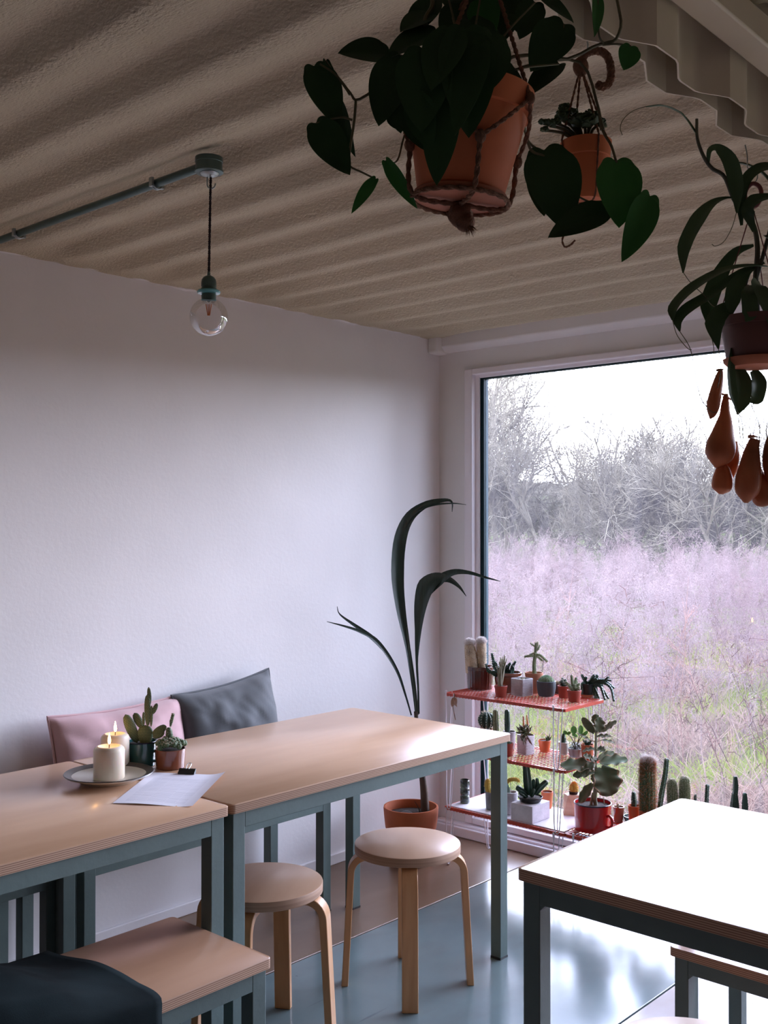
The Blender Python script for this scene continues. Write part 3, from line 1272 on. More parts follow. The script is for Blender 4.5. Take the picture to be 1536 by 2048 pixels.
def arm(g, pts, rad, ribs=0, amp=0.1, n=14, nseg=None):
    P, r = dome(pts, rad, n)
    g.tube(P, r, nseg or (max(8, ribs * 4) if ribs else 10), mod=ribbed(ribs, amp) if ribs else None)
    return P, r


def spines(g, P, r, count, L, thick=0.0003, up=0.2, q0=0.0, droop=0.0, jit=0.3):
    m = len(P)
    for _ in range(count):
        u = (q0 + (1 - q0) * rnd()) * (m - 1)
        i = min(int(u), m - 2)
        c = P[i].lerp(P[i + 1], u - i)
        t = (P[i + 1] - P[i]).normalized()
        o = t.orthogonal().normalized()
        o = Matrix.Rotation(uni(0, 2 * math.pi), 3, t) @ o
        rr = r[i] + (r[i + 1] - r[i]) * (u - i)
        d = o + t * (up + uni(-jit, jit)) + Vector((0, 0, -droop)) + Vector((uni(-jit, jit), uni(-jit, jit), uni(-jit, jit))) * .6
        g.hair(c + o * rr * .96, d, L * uni(.6, 1.2), thick)


POTG = 'potted cacti and succulents on the wire shelves'
T, M_, L_ = SZ_TOP + .001, SZ_MID + .001, SZ_LOW + .005

# --- top shelf
p = Pot('potted_cactus', 'large dark brown glazed pot with two woolly white-topped column cacti', 'potted cactus', A_, 275, 470, 372, 553, T, 0.93, POTG)
p.body(m_brownglz, lip=0.016, ribs=26, th=.004)
g, h = G(), G()
for (pts, w) in (([p.P(320, 420), p.P(312, 320), p.P(300, 240), p.P(300, 215)], [52, 50, 40, 34]), ([p.P(385, 420, -.005), p.P(385, 320, -.005), p.P(383, 240, -.005), p.P(383, 205, -.005)], [32, 36, 36, 33])):
    P, r = arm(g, pts, [p.R(x) for x in w])
    spines(h, P, r, 1100, .006, .0003, 0.5)
    spines(h, P, r, 1300, .013, .00035, 0.9, q0=.72, jit=.8)
g.build('cactus', m_woolb, p.t)
h.build('wool', m_wool, p.t, smooth=False)

p = Pot('potted_succulent', 'small brick red plastic pot with a sheaf of pale upright stick stems', 'potted succulent', A_, 475, 570, 515, 605, T, 0.78, POTG)
p.body(m_redpl, lip=.008, th=.0015)
g = G()
for i in range(20):
    x0 = 520 + uni(-14, 14)
    x1 = 540 + uni(-48, 42)
    yt = 265 + abs(x1 - 548) * 1.3 + uni(0, 60)
    g.tube(smooth_path([p.P(x0, 530, uni(-.006, .006)), p.P((x0 + x1) / 2 + uni(-10, 10), 420, uni(-.015, .015)), p.P(x1, yt, uni(-.022, .022))], 8), [p.R(5.5), p.R(6), p.R(3)], 6)
g.build('stems', m_greystem, p.t)

p = Pot('potted_succulent', 'round dark brown bowl with deep green toothed stems behind the concrete cube', 'potted succulent', A_, 492, 690, 428, 590, T, 0.8, POTG, base=None)
p.t.location = p.t.location + FH * 0.045
p.body(m_brownglz2, lip=.012, th=.004, bulge=.08)


def toothed(g, pts, rad, teeth=9, L=.004):
    P, r = arm(g, pts, rad, ribs=4, amp=.16, n=12)
    for i in range(1, len(P) - 5):
        for k in range(4):
            t = (P[i + 1] - P[i - 1]).normalized()
            o = Matrix.Rotation(k * math.pi / 2 + .3, 3, t) @ t.orthogonal().normalized()
            g.hair(P[i] + o * r[i] * .9, o + t * .4, L, r[i] * .35)


g = G()
for a in ([(560, 460), (500, 420), (445, 425), (425, 370)], [(570, 460), (490, 400), (478, 340), (468, 292)], [(560, 470), (520, 410), (492, 350)], [(560, 470), (480, 440), (440, 400)], [(600, 460), (590, 400), (605, 365)], [(610, 460), (620, 400), (645, 355)], [(590, 470), (575, 420), (583, 380)], [(620, 460), (625, 410), (622, 385)]):
    toothed(g, [p.P(x, y, uni(-.04, -.01) if a[-1][0] < 500 else uni(-.01, .02)) for x, y in a], [p.R(11), p.R(11), p.R(7)])
g.build('stems', m_cactusd, p.t)


def square_pot(label, c, xl, xr, xm, yt, yb, z, m, ribs, rz, group=POTG, name='square_planter', cat='planter'):
    """square pot seen corner-on; its local axes turned by rz"""
    p = Pot(name, label, cat, c, xl, xr, yt, yb, z, 1.0, group, rz=rz)
    w = p.rt / (abs(math.cos(rz - YAW)) + abs(math.sin(rz - YAW)))
    g = G()
    levels = []
    n = ribs if ribs else 1
    if ribs:
        for i in range(n):
            a, b = i / n, (i + 1) / n
            levels += [(a * p.h, w - .0016), (a * p.h + .0012, w), (b * p.h - .0012, w), (b * p.h - .0001, w - .0016)]
    else:
        levels = [(0, w), (p.h, w)]
    wi = w - .006
    levels += [(p.h, w - .001), (p.h, wi), (p.h * .86, wi)]

    def ring(hw):
        return rounded_rect(2 * hw, 2 * hw, min(.006, hw * .2), 3)
    vs = []
    for z_, hw in levels:
        vs += [(x - hw, y - hw, z_) for x, y in ring(hw)]
    k = len(ring(w))
    fs = [tuple(range(k))[::-1], tuple((len(levels) - 1) * k + i for i in range(k))]
    for i in range(len(levels) - 1):
        for j in range(k):
            fs.append((i * k + j, i * k + (j + 1) % k, (i + 1) * k + (j + 1) % k, (i + 1) * k + j))
    g.add(vs, fs)
    g.build('pot', m, p.t, angle=30)
    G().box(-wi, wi, -wi, wi, p.h * .84, p.h * .87).build('soil', m_soil, p.t)
    p.w = w
    return p


p = square_pot('grey ribbed square concrete pot with pale pebbles on the top shelf', A_, 600, 767, 690, 462, 600, T, m_conc, 13, math.radians(42 + 40))
g = G()
for i in range(5):
    g.hair((uni(-.01, .01), uni(-.01, .01), p.h * .87), (uni(-.6, .6), uni(-.6, .6), 1), .016, .0022)
g.build('cactus_tips', m_spine, p.t)

p = Pot('potted_cactus', 'terracotta pot with a pale branching tree-like cactus and a white tag', 'potted cactus', A_, 710, 842, 428, 585, T, 0.8, POTG)
p.t.location = p.t.location + FH * 0.03
p.body(m_terra, lip=.014, th=.003)
g, h = G(), G()
for a, w in (([(778, 440), (778, 360), (786, 290), (790, 215)], [15, 13, 11, 9]), ([(782, 310), (750, 305), (712, 312)], [8, 9, 8]), ([(784, 300), (820, 300), (872, 345)], [8, 9, 8]), ([(786, 275), (805, 255), (818, 232)], [6, 7, 6]), ([(788, 265), (800, 235), (803, 205)], [5, 6, 5]), ([(784, 300), (815, 320), (835, 340)], [7, 8, 6]), ([(788, 240), (765, 225), (755, 215)], [4, 5, 5]), ([(786, 285), (765, 290), (740, 300)], [6, 6, 5])):
    P, r = arm(g, [p.P(x, y, uni(-.006, .006)) for x, y in a], [p.R(x) for x in w], ribs=5, amp=.08)
    spines(h, P, r, 90, .007, .0003, .1)
g.build('cactus', m_cactusp, p.t)
h.build('spines', m_spine, p.t, smooth=False)
G().box(-.0022, .0022, 0, .001, 0, .055).build('plant_tag', m_tag, p.t, loc=(p.P(836, 425)[0], .0, p.P(836, 425)[2]), rot=(0, math.radians(6), 0))

p = Pot('potted_cactus', 'dark grey vertically ribbed pot with a fuzzy pale green round cactus', 'potted cactus', A_, 790, 928, 482, 600, T, 0.82, POTG)
p.body(m_greyc, ribs=30, th=.004, bulge=.06)
g, h = G(), G()
g.ell((0, 0, p.h - .004), (p.rt * .78, p.rt * .78, p.rt * .62), nu=60, nv=12, mod=ribbed(15, .04))
g.build('cactus', m_cactusp, p.t)
for _ in range(900):
    a, b = uni(0, 6.28), uni(0.1, 1.5)
    d = Vector((math.cos(a) * math.cos(b), math.sin(a) * math.cos(b), math.sin(b)))
    h.hair(Vector((0, 0, p.h - .004)) + Vector((d.x * p.rt * .78, d.y * p.rt * .78, d.z * p.rt * .62)), d, .005, .0003)
h.build('spines', mat('pale_mint_spines', (0.42, 0.55, 0.42), .8, trans=.3), p.t, smooth=False)

p = Pot('potted_succulent', 'small black pot half hidden between the grey ribbed pot and red pots', 'potted succulent', A_, 915, 975, 510, 585, T, 0.85, POTG)
p.t.location = p.t.location + FH * 0.03
p.body(m_brownglz, lip=.005, th=.0015)
g = G()
for i in range(12):
    a = i * 2.4
    g.ell((math.cos(a) * p.rt * .5, math.sin(a) * p.rt * .5, p.h + .004), (.006, .006, .008), nu=8, nv=6)
g.build('succulent', m_woolb, p.t)


def star_cactus(p, m, cx, base_y, tips, w, spn=60, sm=None, sl=.005):
    g, h = G(), G()
    for (tx, ty, bk) in tips:
        P, r = arm(g, [p.P(cx + uni(-6, 6), base_y + 10, 0), p.P((cx + tx) / 2, (base_y + ty) / 2 + 6, bk * .6), p.P(tx, ty, bk)], [p.R(w * .8), p.R(w), p.R(w * .6)], ribs=5, amp=.1)
        spines(h, P, r, spn, sl, .00028, .1)
    g.build('cactus', m, p.t)
    h.build('spines', sm or m_spine, p.t, smooth=False)


p = Pot('potted_cactus', 'red plastic pot with a small dark spiky cactus, second from the shelf end', 'potted cactus', A_, 943, 1035, 520, 615, T, 0.78, POTG)
p.t.location = p.t.location + FH * 0.012
p.body(m_redpl, lip=.008, th=.0015)
star_cactus(p, m_cactusd, 985, 515, [(962, 492, 0), (980, 470, .004), (1000, 478, 0), (1012, 500, 0), (970, 480, -.01)], 12, 70)
p = Pot('potted_cactus', 'red plastic pot at the front edge with pale finger-like cactus stems', 'potted cactus', A_, 1010, 1115, 548, 642, T, 0.78, POTG)
p.body(m_redpl, lip=.008, th=.0015)
star_cactus(p, m_cactusp, 1060, 540, [(1042, 445, 0), (1000, 490, -.004), (1018, 512, -.012), (1100, 505, 0), (1085, 490, .01), (1065, 510, -.012), (1095, 530, -.01), (1030, 530, -.012), (1080, 465, .01)], 13, 70)

p = Pot('potted_succulent', 'black pot of trailing dark green toothed stems at the end of the top shelf', 'potted succulent', A_, 1112, 1205, 500, 605, T, 0.85, POTG)
p.body(m_black, lip=.006, th=.0015)
G().lathe([(0, 0), (p.rt * 1.0, 0), (p.rt * 1.12, .012), (p.rt * 1.08, .012), (p.rt * .98, .003), (0, .003)], 32).build('saucer', m_terra, p.t)
g = G()
tr = [[(1160, 500), (1135, 470), (1120, 440)], [(1165, 500), (1190, 450), (1192, 430)], [(1170, 500), (1220, 460), (1225, 437)], [(1170, 500), (1240, 470), (1275, 475)], [(1180, 500), (1260, 480), (1290, 440)], [(1180, 500), (1280, 480), (1335, 520)], [(1190, 500), (1270, 490), (1310, 520), (1318, 600)], [(1150, 500), (1120, 500), (1110, 570)], [(1180, 505), (1220, 520), (1230, 635)], [(1170, 505), (1195, 530), (1205, 600)], [(1185, 505), (1240, 510), (1265, 600)], [(1185, 505), (1250, 520), (1300, 600)], [(1175, 505), (1205, 530), (1240, 610)], [(1160, 505), (1180, 540), (1190, 590)], [(1180, 500), (1230, 480), (1270, 520), (1280, 560)], [(1170, 500), (1200, 470), (1208, 455)], [(1150, 500), (1140, 480), (1150, 455)], [(1190, 500), (1250, 470), (1310, 465)]]
for a in tr:
    bk = uni(-.03, .02)
    toothed(g, [p.P(x, y, bk * i - .0 * i) for i, (x, y) in enumerate(a)], [p.R(9), p.R(10), p.R(7)], L=.003)
g.build('stems', m_cactusd, p.t)

# dried seed head hanging from the left end of the top shelf
q = at_y(908, 1392, -.40)
t = thing('dried_flower', 'dried brown flower head hanging under the left end of the top shelf', 'dried flower', (q.x, q.y, q.z), YAW)
g = G()
for i in range(9):
    a = i * .7
    g.heart((0, 0, -.006), (math.cos(a) * .012, math.sin(a) * .012, -.034 - .006 * (i % 3)), .016, (math.sin(a), math.cos(a), .4), cup=.5, rows=6, cols=3)
g.build('petals', mat('dried_petal', (0.45, 0.28, 0.19), .9, .3, 20), t)
g = G().tube(smooth_path([(0, 0, .012), (.002, 0, 0), (-.004, .0, -.03), (-.002, 0, -.06), (.006, 0, -.10)], 12), .0016, 6)
g.build('stalk', m_jute, t)

# --- middle shelf
p = Pot('potted_cactus', 'dark round ribbed cactus at the left of the middle shelf above the table corner', 'potted cactus', A_, 360, 468, 830, 930, M_, 0.85, POTG, base=Vector((.425, -.20, M_)))
p.body(m_terra, lip=.01)
g, h = G(), G()
g.ell(p.P(412, 770), (p.R(58), p.R(58), p.R(60)), nu=66, nv=14, mod=ribbed(11, .12))
g.build('cactus', m_cactusd, p.t)
c0 = Vector(p.P(412, 770))
for k in range(11):
    for i in range(9):
        a, b = k * 2 * math.pi / 11, -0.9 + i * .28
        d = Vector((math.cos(a) * math.cos(b), math.sin(a) * math.cos(b), math.sin(b)))
        for _ in range(3):
            h.hair(c0 + d * p.R(62), d + Vector((uni(-.6, .6), uni(-.6, .6), uni(-.6, .6))), .011, .0004)
h.build('spines', m_spine, p.t, smooth=False)
G().lathe([(0, 0)] + [(p.R(40), -.001), (p.R(40), .02), (0, .02)], 12)


def column_pot(label, c, xl, xr, yrim, yb, z, base, m, cols, cm, spn, sm, sl, hair=False, name='potted_cactus'):
    p = Pot(name, label, 'potted cactus', c, xl, xr, yrim, yb, z, .8, POTG, base=base)
    p.body(m, lip=.008)
    g, h = G(), G()
    for pts, w, rb in cols:
        P, r = arm(g, [p.P(x, y, b) for x, y, b in pts], [p.R(x) for x in w], ribs=rb, amp=.09)
        spines(h, P, r, spn, sl, .0003, .25)
    g.build('cactus', cm, p.t)
    h.build('spines', sm, p.t, smooth=False)
    return p


def on(c, x, y, z, back=0.0):
    q = at_z(*full(c, x, y), z)
    return q + FH * back


column_pot('pale green ribbed column cactus on the middle shelf beside the dark round one', A_, 450, 535, 880, 960, M_, Vector((.50, -.235, M_)), m_redpl, [([(490, 890, 0), (490, 800, 0), (487, 712, 0)], [21, 20, 18], 9)], m_cactusp, 200, m_spine, .004)
column_pot('dark green paddle-shaped cactus column with yellow spines on the middle shelf', A_, 530, 620, 850, 960, M_, Vector((.555, -.215, M_)), m_conc, [([(557, 870, 0), (557, 800, 0), (556, 710, 0)], [17, 20, 18], 7)], m_cactusd, 60, m_spine, .003)
column_pot('thin orange-tipped succulent fingers on the middle shelf', A_, 570, 640, 900, 970, M_, Vector((.60, -.16, M_)), m_terra_o, [([(590, 920, 0), (588, 820, 0), (587, 745, 0)], [9, 8, 5], 0), ([(610, 920, 0), (618, 820, 0), (612, 735, 0)], [9, 9, 4], 0)], mat('orange_succulent', (0.62, 0.25, 0.10), .6, .4, 9), 10, m_spine, .002)

p = Pot('plant_pot', 'small brick red plastic pot half hidden by the corner of the long table', 'plant pot', A_, 535, 614, 935, 1040, M_, 0.75, POTG)
p.body(m_redpl, lip=.008, th=.0015)
g = G()
g.ell((0, 0, p.h - .002), (p.rt * .6, p.rt * .6, p.rt * .5), nu=30, nv=8, mod=ribbed(9, .08))
g.build('cactus', m_cactus, p.t)

p = square_pot('tall white horizontally ribbed square planter with a brown-green rosette succulent', A_, 642, 776, 700, 875, 1030, M_, m_concw, 16, math.radians(42 + 38))
g = G()
cc = (-.018, -.012, p.h + .012)
for i in range(60):
    a = i * 2.399
    el = uni(-.3, 1.2)
    d = Vector((math.cos(a) * math.cos(el), math.sin(a) * math.cos(el), math.sin(el)))
    L = uni(.018, .036)
    c = Vector(cc) + Vector((uni(-.018, .018), uni(-.018, .018), uni(-.006, .01)))
    g.tube([c, c + d * L * .6, c + d * L], [.0035, .0042, .0006], 5)
for a in ((-.03, -.02, -.03), (-.036, .0, -.02), (.0, -.03, -.028)):
    for i in range(6):
        c = Vector(cc) + Vector(a) * uni(.3, 1.0)
        g.tube([c, c + Vector((uni(-.01, .01), -.008, -.02))], [.0035, .001], 5)
g.build('succulent', mat('brown_green_rosette', (0.10, 0.13, 0.055), .55, 0, 20, col2=(0.15, 0.07, 0.05)), p.t)

p = Pot('potted_succulent', 'small bright orange pot with a few grey-green pointed leaves', 'potted succulent', A_, 797, 890, 913, 1006, M_, 0.72, POTG)
p.body(m_orpl, lip=.007, th=.0015)
g = G()
for a in ((850, 890), (862, 875), (880, 868), (895, 885), (872, 890), (885, 905)):
    g.ribbon([p.P(862, 930), p.P((862 + a[0]) / 2 + 2, (930 + a[1]) / 2), p.P(*a)], [.007, .008, .0008], (0, -1, .3), .5, .002)
g.build('leaves', m_cactus, p.t)

p = column_pot('cream pot with a short dark pointed cactus behind the white hairpin leg', A_, 945, 1020, 928, 1025, M_, None, m_plate, [([(980, 940, 0), (980, 900, 0), (985, 872, 0)], [15, 20, 10], 6)], m_cactusd, 40, m_spine, .003)

p = Pot('potted_succulent', 'silver metal pot with a branching jade plant, bright green oval leaves on top', 'potted succulent', A_, 1018, 1132, 972, 1045, M_, 0.82, POTG)
p.body(m_metal, th=.0015, ribs=24)
g, h = G(), G()
st = [[(1075, 985), (1068, 930), (1068, 880)], [(1080, 985), (1090, 930), (1105, 880)], [(1072, 960), (1045, 900), (1010, 870)], [(1078, 960), (1110, 900), (1135, 885)], [(1070, 985), (1055, 950), (1045, 930)]]
for a in st:
    h.tube(smooth_path([p.P(x, y, 0) for x, y in a], 8), [.0024, .0018, .0014], 6)
for b, tp, w in (((1062, 875), (1058, 812), 46), ((1108, 880), (1116, 808), 40), ((1068, 885), (1050, 870), 20), ((1110, 885), (1140, 870), 24), ((1120, 890), (1165, 850), 24), ((1012, 872), (985, 850), 26), ((1008, 870), (1040, 858), 22), ((1068, 890), (1085, 878), 26)):
    g.heart(p.P(*b), p.P(*tp, uni(-.008, .008)), p.R(w), (uni(-.3, .3), -1, .4), lobe=0, droop=.05, thick=.0022, rows=8, cols=4, pw=.6, pq=.5)
g.build('leaves', m_jade, p.t)
h.build('stems', m_stem, p.t)
g = G()
for i in range(16):
    a = i * 2.4
    g.heart((math.cos(a) * .006, math.sin(a) * .006, p.h + .012), (math.cos(a) * .026, math.sin(a) * .026, p.h + uni(.0, .022)), .010, (0, 0, 1), lobe=0, rows=6, cols=3)
g.build('lower_leaves', mat('purple_green_leaf', (0.09, 0.075, 0.06), .5, .4, 20), p.t)

p = Pot('potted_succulent', 'shallow terracotta pot on the right end of the middle shelf behind the felt-leaved plant', 'potted succulent', A_, 1135, 1230, 945, 1030, M_, .8, POTG, base=Vector((.905, -.17, M_)))
p.body(m_terra_o, lip=.008)
g = G()
for i in range(24):
    a = i * 2.4
    g.tube([(math.cos(a) * .004, math.sin(a) * .004, p.h - .004), (math.cos(a) * .02, math.sin(a) * .02, p.h + uni(.01, .022))], [.003, .0006], 5)
g.build('succulent', m_cactusd, p.t)

# --- bottom shelf
q = on(A_, 256, 1378, L_, .014)
t = thing('ceramic_vase', 'green-black ceramic vase of three stacked rings on the bottom shelf', 'vase', (q.x, q.y, L_))
R_, hh = 0.0205, 0.098
pr = [(0, 0), (R_ - .001, 0)]
for k in range(3):
    z0 = hh * k / 3
    pr += [(R_ - .0015, z0 + .001), (R_, z0 + .004), (R_, z0 + hh / 3 - .006), (R_ - .0005, z0 + hh / 3 - .004), (R_ - .0025, z0 + hh / 3 - .001)]
pr += [(R_ - .001, hh), (R_ - .004, hh), (R_ - .005, hh - .03), (0, hh - .03)]
m_vase = mat('patterned_black_green_glaze', (0.10, 0.14, 0.09), 0.25, 0, 26, stretch=(1, 1, 3), col2=(0.012, 0.022, 0.018), coat=.6, lo=.48, hi=.62)
G().lathe(pr, 40).build('vase_body', m_vase, t)

p = Pot('potted_cactus', 'dark grey concrete pot behind the table leg with yellow tail cactus stems', 'potted cactus', A_, 413, 530, 1300, 1440, L_, .9, POTG)
p.t.location = p.t.location + FH * .02
p.body(mat('mid_grey_concrete', (0.20, 0.21, 0.21), .85, .3, 25, bump=.5), th=.006)
g, h = G(), G()
m_gold = mat('golden_cactus', (0.50, 0.36, 0.06), .8, .3, 20)
for a, w in (([(440, 1310, 0), (428, 1260, 0), (432, 1225, 0)], [18, 20, 17]), ([(480, 1300, .01), (492, 1260, .01), (500, 1225, .01)], [14, 16, 14])):
    P, r = arm(g, [p.P(*x) for x in a], [p.R(x) for x in w], ribs=9, amp=.06)
    spines(h, P, r, 260, .006, .0003, .2)
g.build('cactus', m_gold, p.t)
h.build('spines', mat('golden_spines', (0.80, 0.55, 0.15), .8, trans=.3), p.t, smooth=False)

p = Pot('potted_cactus', 'rough pale concrete pot with a drooping golden cactus beside the white cube', 'potted cactus', A_, 548, 652, 1300, 1470, L_, .88, POTG)
p.t.location = p.t.location + FH * .015
p.body(m_conc, th=.006)
g, h = G(), G()
P, r = arm(g, [p.P(*x) for x in ((575, 1290, .01), (572, 1240, .01), (600, 1218, .012), (640, 1216, .014), (660, 1226, .015))], [p.R(x) for x in (12, 13, 14, 13, 10)], ribs=9, amp=.05, n=20)
spines(h, P, r, 320, .005, .0003, .2)
g.build('cactus', m_gold, p.t)
h.build('spines', MATS.get('golden_spines'), p.t, smooth=False)
g = G()
arm(g, [p.P(575, 1310, -.01), p.P(575, 1270, -.012), p.P(570, 1240, -.012)], [p.R(14), p.R(14), p.R(8)], ribs=5)
g.build('cactus', mat('blue_green_cactus', (0.12, 0.20, 0.17), .7, .3, 20), p.t)
G().box(-.0014, .0014, 0, .001, 0, .05).build('plant_tag', m_tag, p.t, loc=p.P(598, 1320))

# white concrete cube carrying a small black pot
q0 = on(A_, 748, 1530, L_)
ca = on(A_, 603, 1490, L_)
cb = on(A_, 876, 1482, L_)
va = ca - q0
vb = cb - q0
s_ = 0.088
rzc = math.atan2(vb.y, vb.x)
t = thing('concrete_cube', 'white speckled concrete cube on the bottom shelf carrying a black pot', 'planter', (q0.x, q0.y, L_), rzc)
hc = 0.068
G().box(0, vb.length, 0, va.length, 0, hc).build('block', m_concw, t, bevel=.0015)
cx, cy = vb.length * .5, va.length * .5
cw = Matrix.Rotation(rzc, 3, 'Z') @ Vector((cx, cy, 0)) + q0
p = Pot('potted_cactus', 'small black pot with thick dark green cactus arms on the white cube', 'potted cactus', A_, 655, 835, 1296, 1345, L_ + hc, .8, POTG, base=Vector((cw.x, cw.y, L_ + hc)))
p.xc = full(A_, 745, 0)[0]
p.h = 0.022
p.yt = 1046 + (CAM.z - (L_ + hc + p.h)) / p.s
p.body(m_black, lip=.004, th=.0015)
g = G()
for a, w in (([(735, 1310, 0), (725, 1220, 0), (716, 1115, 0)], [26, 27, 22]), ([(780, 1310, 0), (815, 1265, 0), (858, 1225, 0)], [16, 20, 17]), ([(720, 1320, 0), (690, 1290, -.004), (655, 1262, -.006)], [16, 20, 17]), ([(715, 1325, -.01), (690, 1300, -.02), (668, 1285, -.025)], [13, 17, 15]), ([(775, 1300, .01), (770, 1250, .01), (772, 1215, .01)], [12, 14, 11]), ([(790, 1290, .012), (800, 1240, .012), (797, 1205, .012)], [11, 13, 9]), ([(750, 1320, -.01), (760, 1290, -.02), (765, 1270, -.022)], [12, 13, 10])):
    arm(g, [p.P(*x) for x in a], [p.R(x) for x in w], ribs=5, amp=.22, n=16, nseg=30)
g.build('cactus', m_cactusd, p.t)

p = Pot('plant_pot', 'terracotta pot standing behind the white cube on the bottom shelf', 'plant pot', A_, 818, 905, 1290, 1420, L_, .8, POTG)
p.body(m_terra_o, lip=.016, th=.003)

# faceted wooden holder with a golden ball cactus
q = on(A_, 1050, 1470, L_, .036)
t = thing('faceted_planter', 'faceted pale wooden planter with a golden ball cactus beside the red mug', 'planter', (q.x, q.y, L_), YAW)
g = G()
sF = depth(q) / F
wd_ = 68 / 3.657 * sF
hF = 0.080
vs = [(-wd_, -wd_ * .6, 0), (wd_ * .4, -wd_, 0), (wd_, wd_ * .3, 0), (wd_ * .2, wd_, 0), (-wd_ * .9, wd_ * .5, 0),
      (-wd_ * .55, -wd_ * .75, hF), (wd_ * .75, -wd_ * .55, hF), (wd_ * .9, wd_ * .5, hF), (-wd_ * .1, wd_ * .85, hF), (-wd_ * .8, wd_ * .2, hF)]
fs = [(4, 3, 2, 1, 0), (5, 6, 7, 8, 9)]
for i in range(5):
    j = (i + 1) % 5
    fs += [(i, j, i + 5), (j, j + 5, i + 5)]
g.add(vs, fs)
g.build('holder', mat('pale_beech', (0.62, 0.40, 0.28), .5, 0, 4, stretch=(1, 1, 6), col2=(0.50, 0.30, 0.20)), t, smooth=False)
g = G().lathe([(0, 0), (.017, 0), (.019, .01), (.017, .01), (0, .008)], 20, c=(.006, 0, hF))
g.build('soil', m_soil, t)
g, h = G(), G()
g.ell((.008, 0, hF + .024), (.0165, .0165, .022), nu=52, nv=12, mod=ribbed(13, .05))
g.build('cactus', m_gold, t)
for _ in range(700):
    a, b = uni(0, 6.28), uni(-.6, 1.5)
    d = Vector((math.cos(a) * math.cos(b), math.sin(a) * math.cos(b), math.sin(b)))
    h.hair(Vector((.008 + d.x * .0165, d.y * .0165, hF + .024 + d.z * .022)), d, .006, .0003)
h.build('spines', mat('amber_spines', (0.75, 0.42, 0.14), .8, trans=.3), t, smooth=False)

# big red enamel mug with the felt plant
p = Pot('enamel_mug_planter', 'big red enamel mug with a tall felt-leaved grey-green plant', 'potted plant', A_, 1083, 1350, 1372, 1605, SZ_LOW + .001, .97, None)
p.body(m_enred, th=.002, n=56)
p.pot.name = 'mug'
g = G()
g.tube([(math.cos(a) * (p.rt + .0005), math.sin(a) * (p.rt + .0005), p.h) for a in np.linspace(0, 2 * math.pi, 49)], .0022, 8, cap=False)
g.build('rim', m_darkblue, p.t)
hx = math.radians(-52)
dr = Vector((math.cos(hx), math.sin(hx), 0))
pts = [dr * (p.rt - .001) + Vector((0, 0, p.h * .62)), dr * (p.rt + .012) + Vector((0, 0, p.h * .66)), dr * (p.rt + .024) + Vector((0, 0, p.h * .55)), dr * (p.rt + .024) + Vector((0, 0, p.h * .36)), dr * (p.rt + .012) + Vector((0, 0, p.h * .25)), dr * (p.rt - .001) + Vector((0, 0, p.h * .24))]
G().tube(smooth_path(pts, 20), .0052, 10).build('handle', m_enred, p.t)
g = G().tube(smooth_path([p.P(1240, 1400), p.P(1232, 1330), p.P(1240, 1200), p.P(1238, 1050), p.P(1242, 880), p.P(1238, 800)], 24), [p.R(16), p.R(15), p.R(11), p.R(9), p.R(7)], 10)
g.tube(smooth_path([p.P(1205, 1400), p.P(1208, 1350), p.P(1215, 1300)], 6), [p.R(12), p.R(9), p.R(4)], 8)
g.tube(smooth_path([p.P(1305, 1390, .01), p.P(1300, 1350, .01), p.P(1298, 1335, .01)], 6), [p.R(3), p.R(3), p.R(2)], 6)
g.build('stem', m_greystem, p.t)
leaves = [  # petiole joint, blade base, tip, width, normal, back
    ((1238, 850), (1225, 860), (1140, 752), 60, (-.5, -1, .5), 0.0), ((1238, 830), (1255, 850), (1262, 745), 92, (.3, -1, .2), -.01),
    ((1238, 830), (1240, 800), (1245, 728), 60, (0, 1, .3), .01), ((1240, 870), (1290, 850), (1395, 775), 48, (.2, -.6, 1), 0.0),
    ((1240, 900), (1240, 880), (1330, 866), 44, (0, -.4, 1), -.02), ((1240, 930), (1290, 915), (1380, 930), 30, (0, -.5, 1), .0),
    ((1238, 930), (1200, 920), (1120, 872), 26, (0, -.4, 1), .01), ((1240, 1000), (1235, 985), (1148, 1000), 50, (-.2, -.4, 1), .015),
    ((1240, 1000), (1250, 975), (1300, 985), 60, (.3, -.8, .7), -.01), ((1240, 1060), (1215, 1050), (1140, 1020), 60, (-.3, -.7, .9), -.01),
    ((1240, 1080), (1210, 1090), (965, 1080), 112, (-.1, -.75, .8), -.02), ((1240, 1060), (1280, 1080), (1480, 1045), 96, (.1, -.7, .9), .0),
    ((1240, 1060), (1270, 1060), (1400, 1020), 60, (.1, -.9, .5), .02), ((1240, 1140), (1215, 1140), (1065, 1165), 70, (0, -.8, .8), -.01),
    ((1240, 1120), (1270, 1110), (1345, 1300), 215, (.15, -1, .25), -.025), ((1240, 1180), (1262, 1190), (1305, 1320), 100, (-.4, -1, .1), .0),
    ((1240, 1220), (1205, 1235), (1105, 1355), 72, (-.5, -.9, .4), -.01), ((1240, 1160), (1225, 1170), (1222, 1235), 40, (-.8, -.6, .2), 0.01),
    ((1240, 1040), (1230, 1030), (1190, 1045), 60, (0, -.6, 1), -.03), ((1240, 1100), (1210, 1075), (1110, 1130), 70, (0, -.6, 1), -.03)]
g, h = G(), G()
for jt, b, tp, w, nr, bk in leaves:
    h.tube(smooth_path([p.P(*jt), p.P((jt[0] + b[0]) / 2, (jt[1] + b[1]) / 2, bk * .5), p.P(*b, bk)], 6), [.0022, .0018, .0016], 6)
    g.heart(p.P(*b, bk), p.P(*tp, bk * 2.2 + uni(-.01, .01)), p.R(w), nr, lobe=.12, droop=uni(.02, .16), cup=.25, thick=.0022, rows=26, cols=9, wave=.30, pw=.45, pq=.5, edge=1)
h.build('petioles', m_kalrim, p.t)
g.build('leaves', [m_kal, m_kalrim], p.t)

# --- low shelf, to the right of the mug
U_ = SZ_LOW + .001


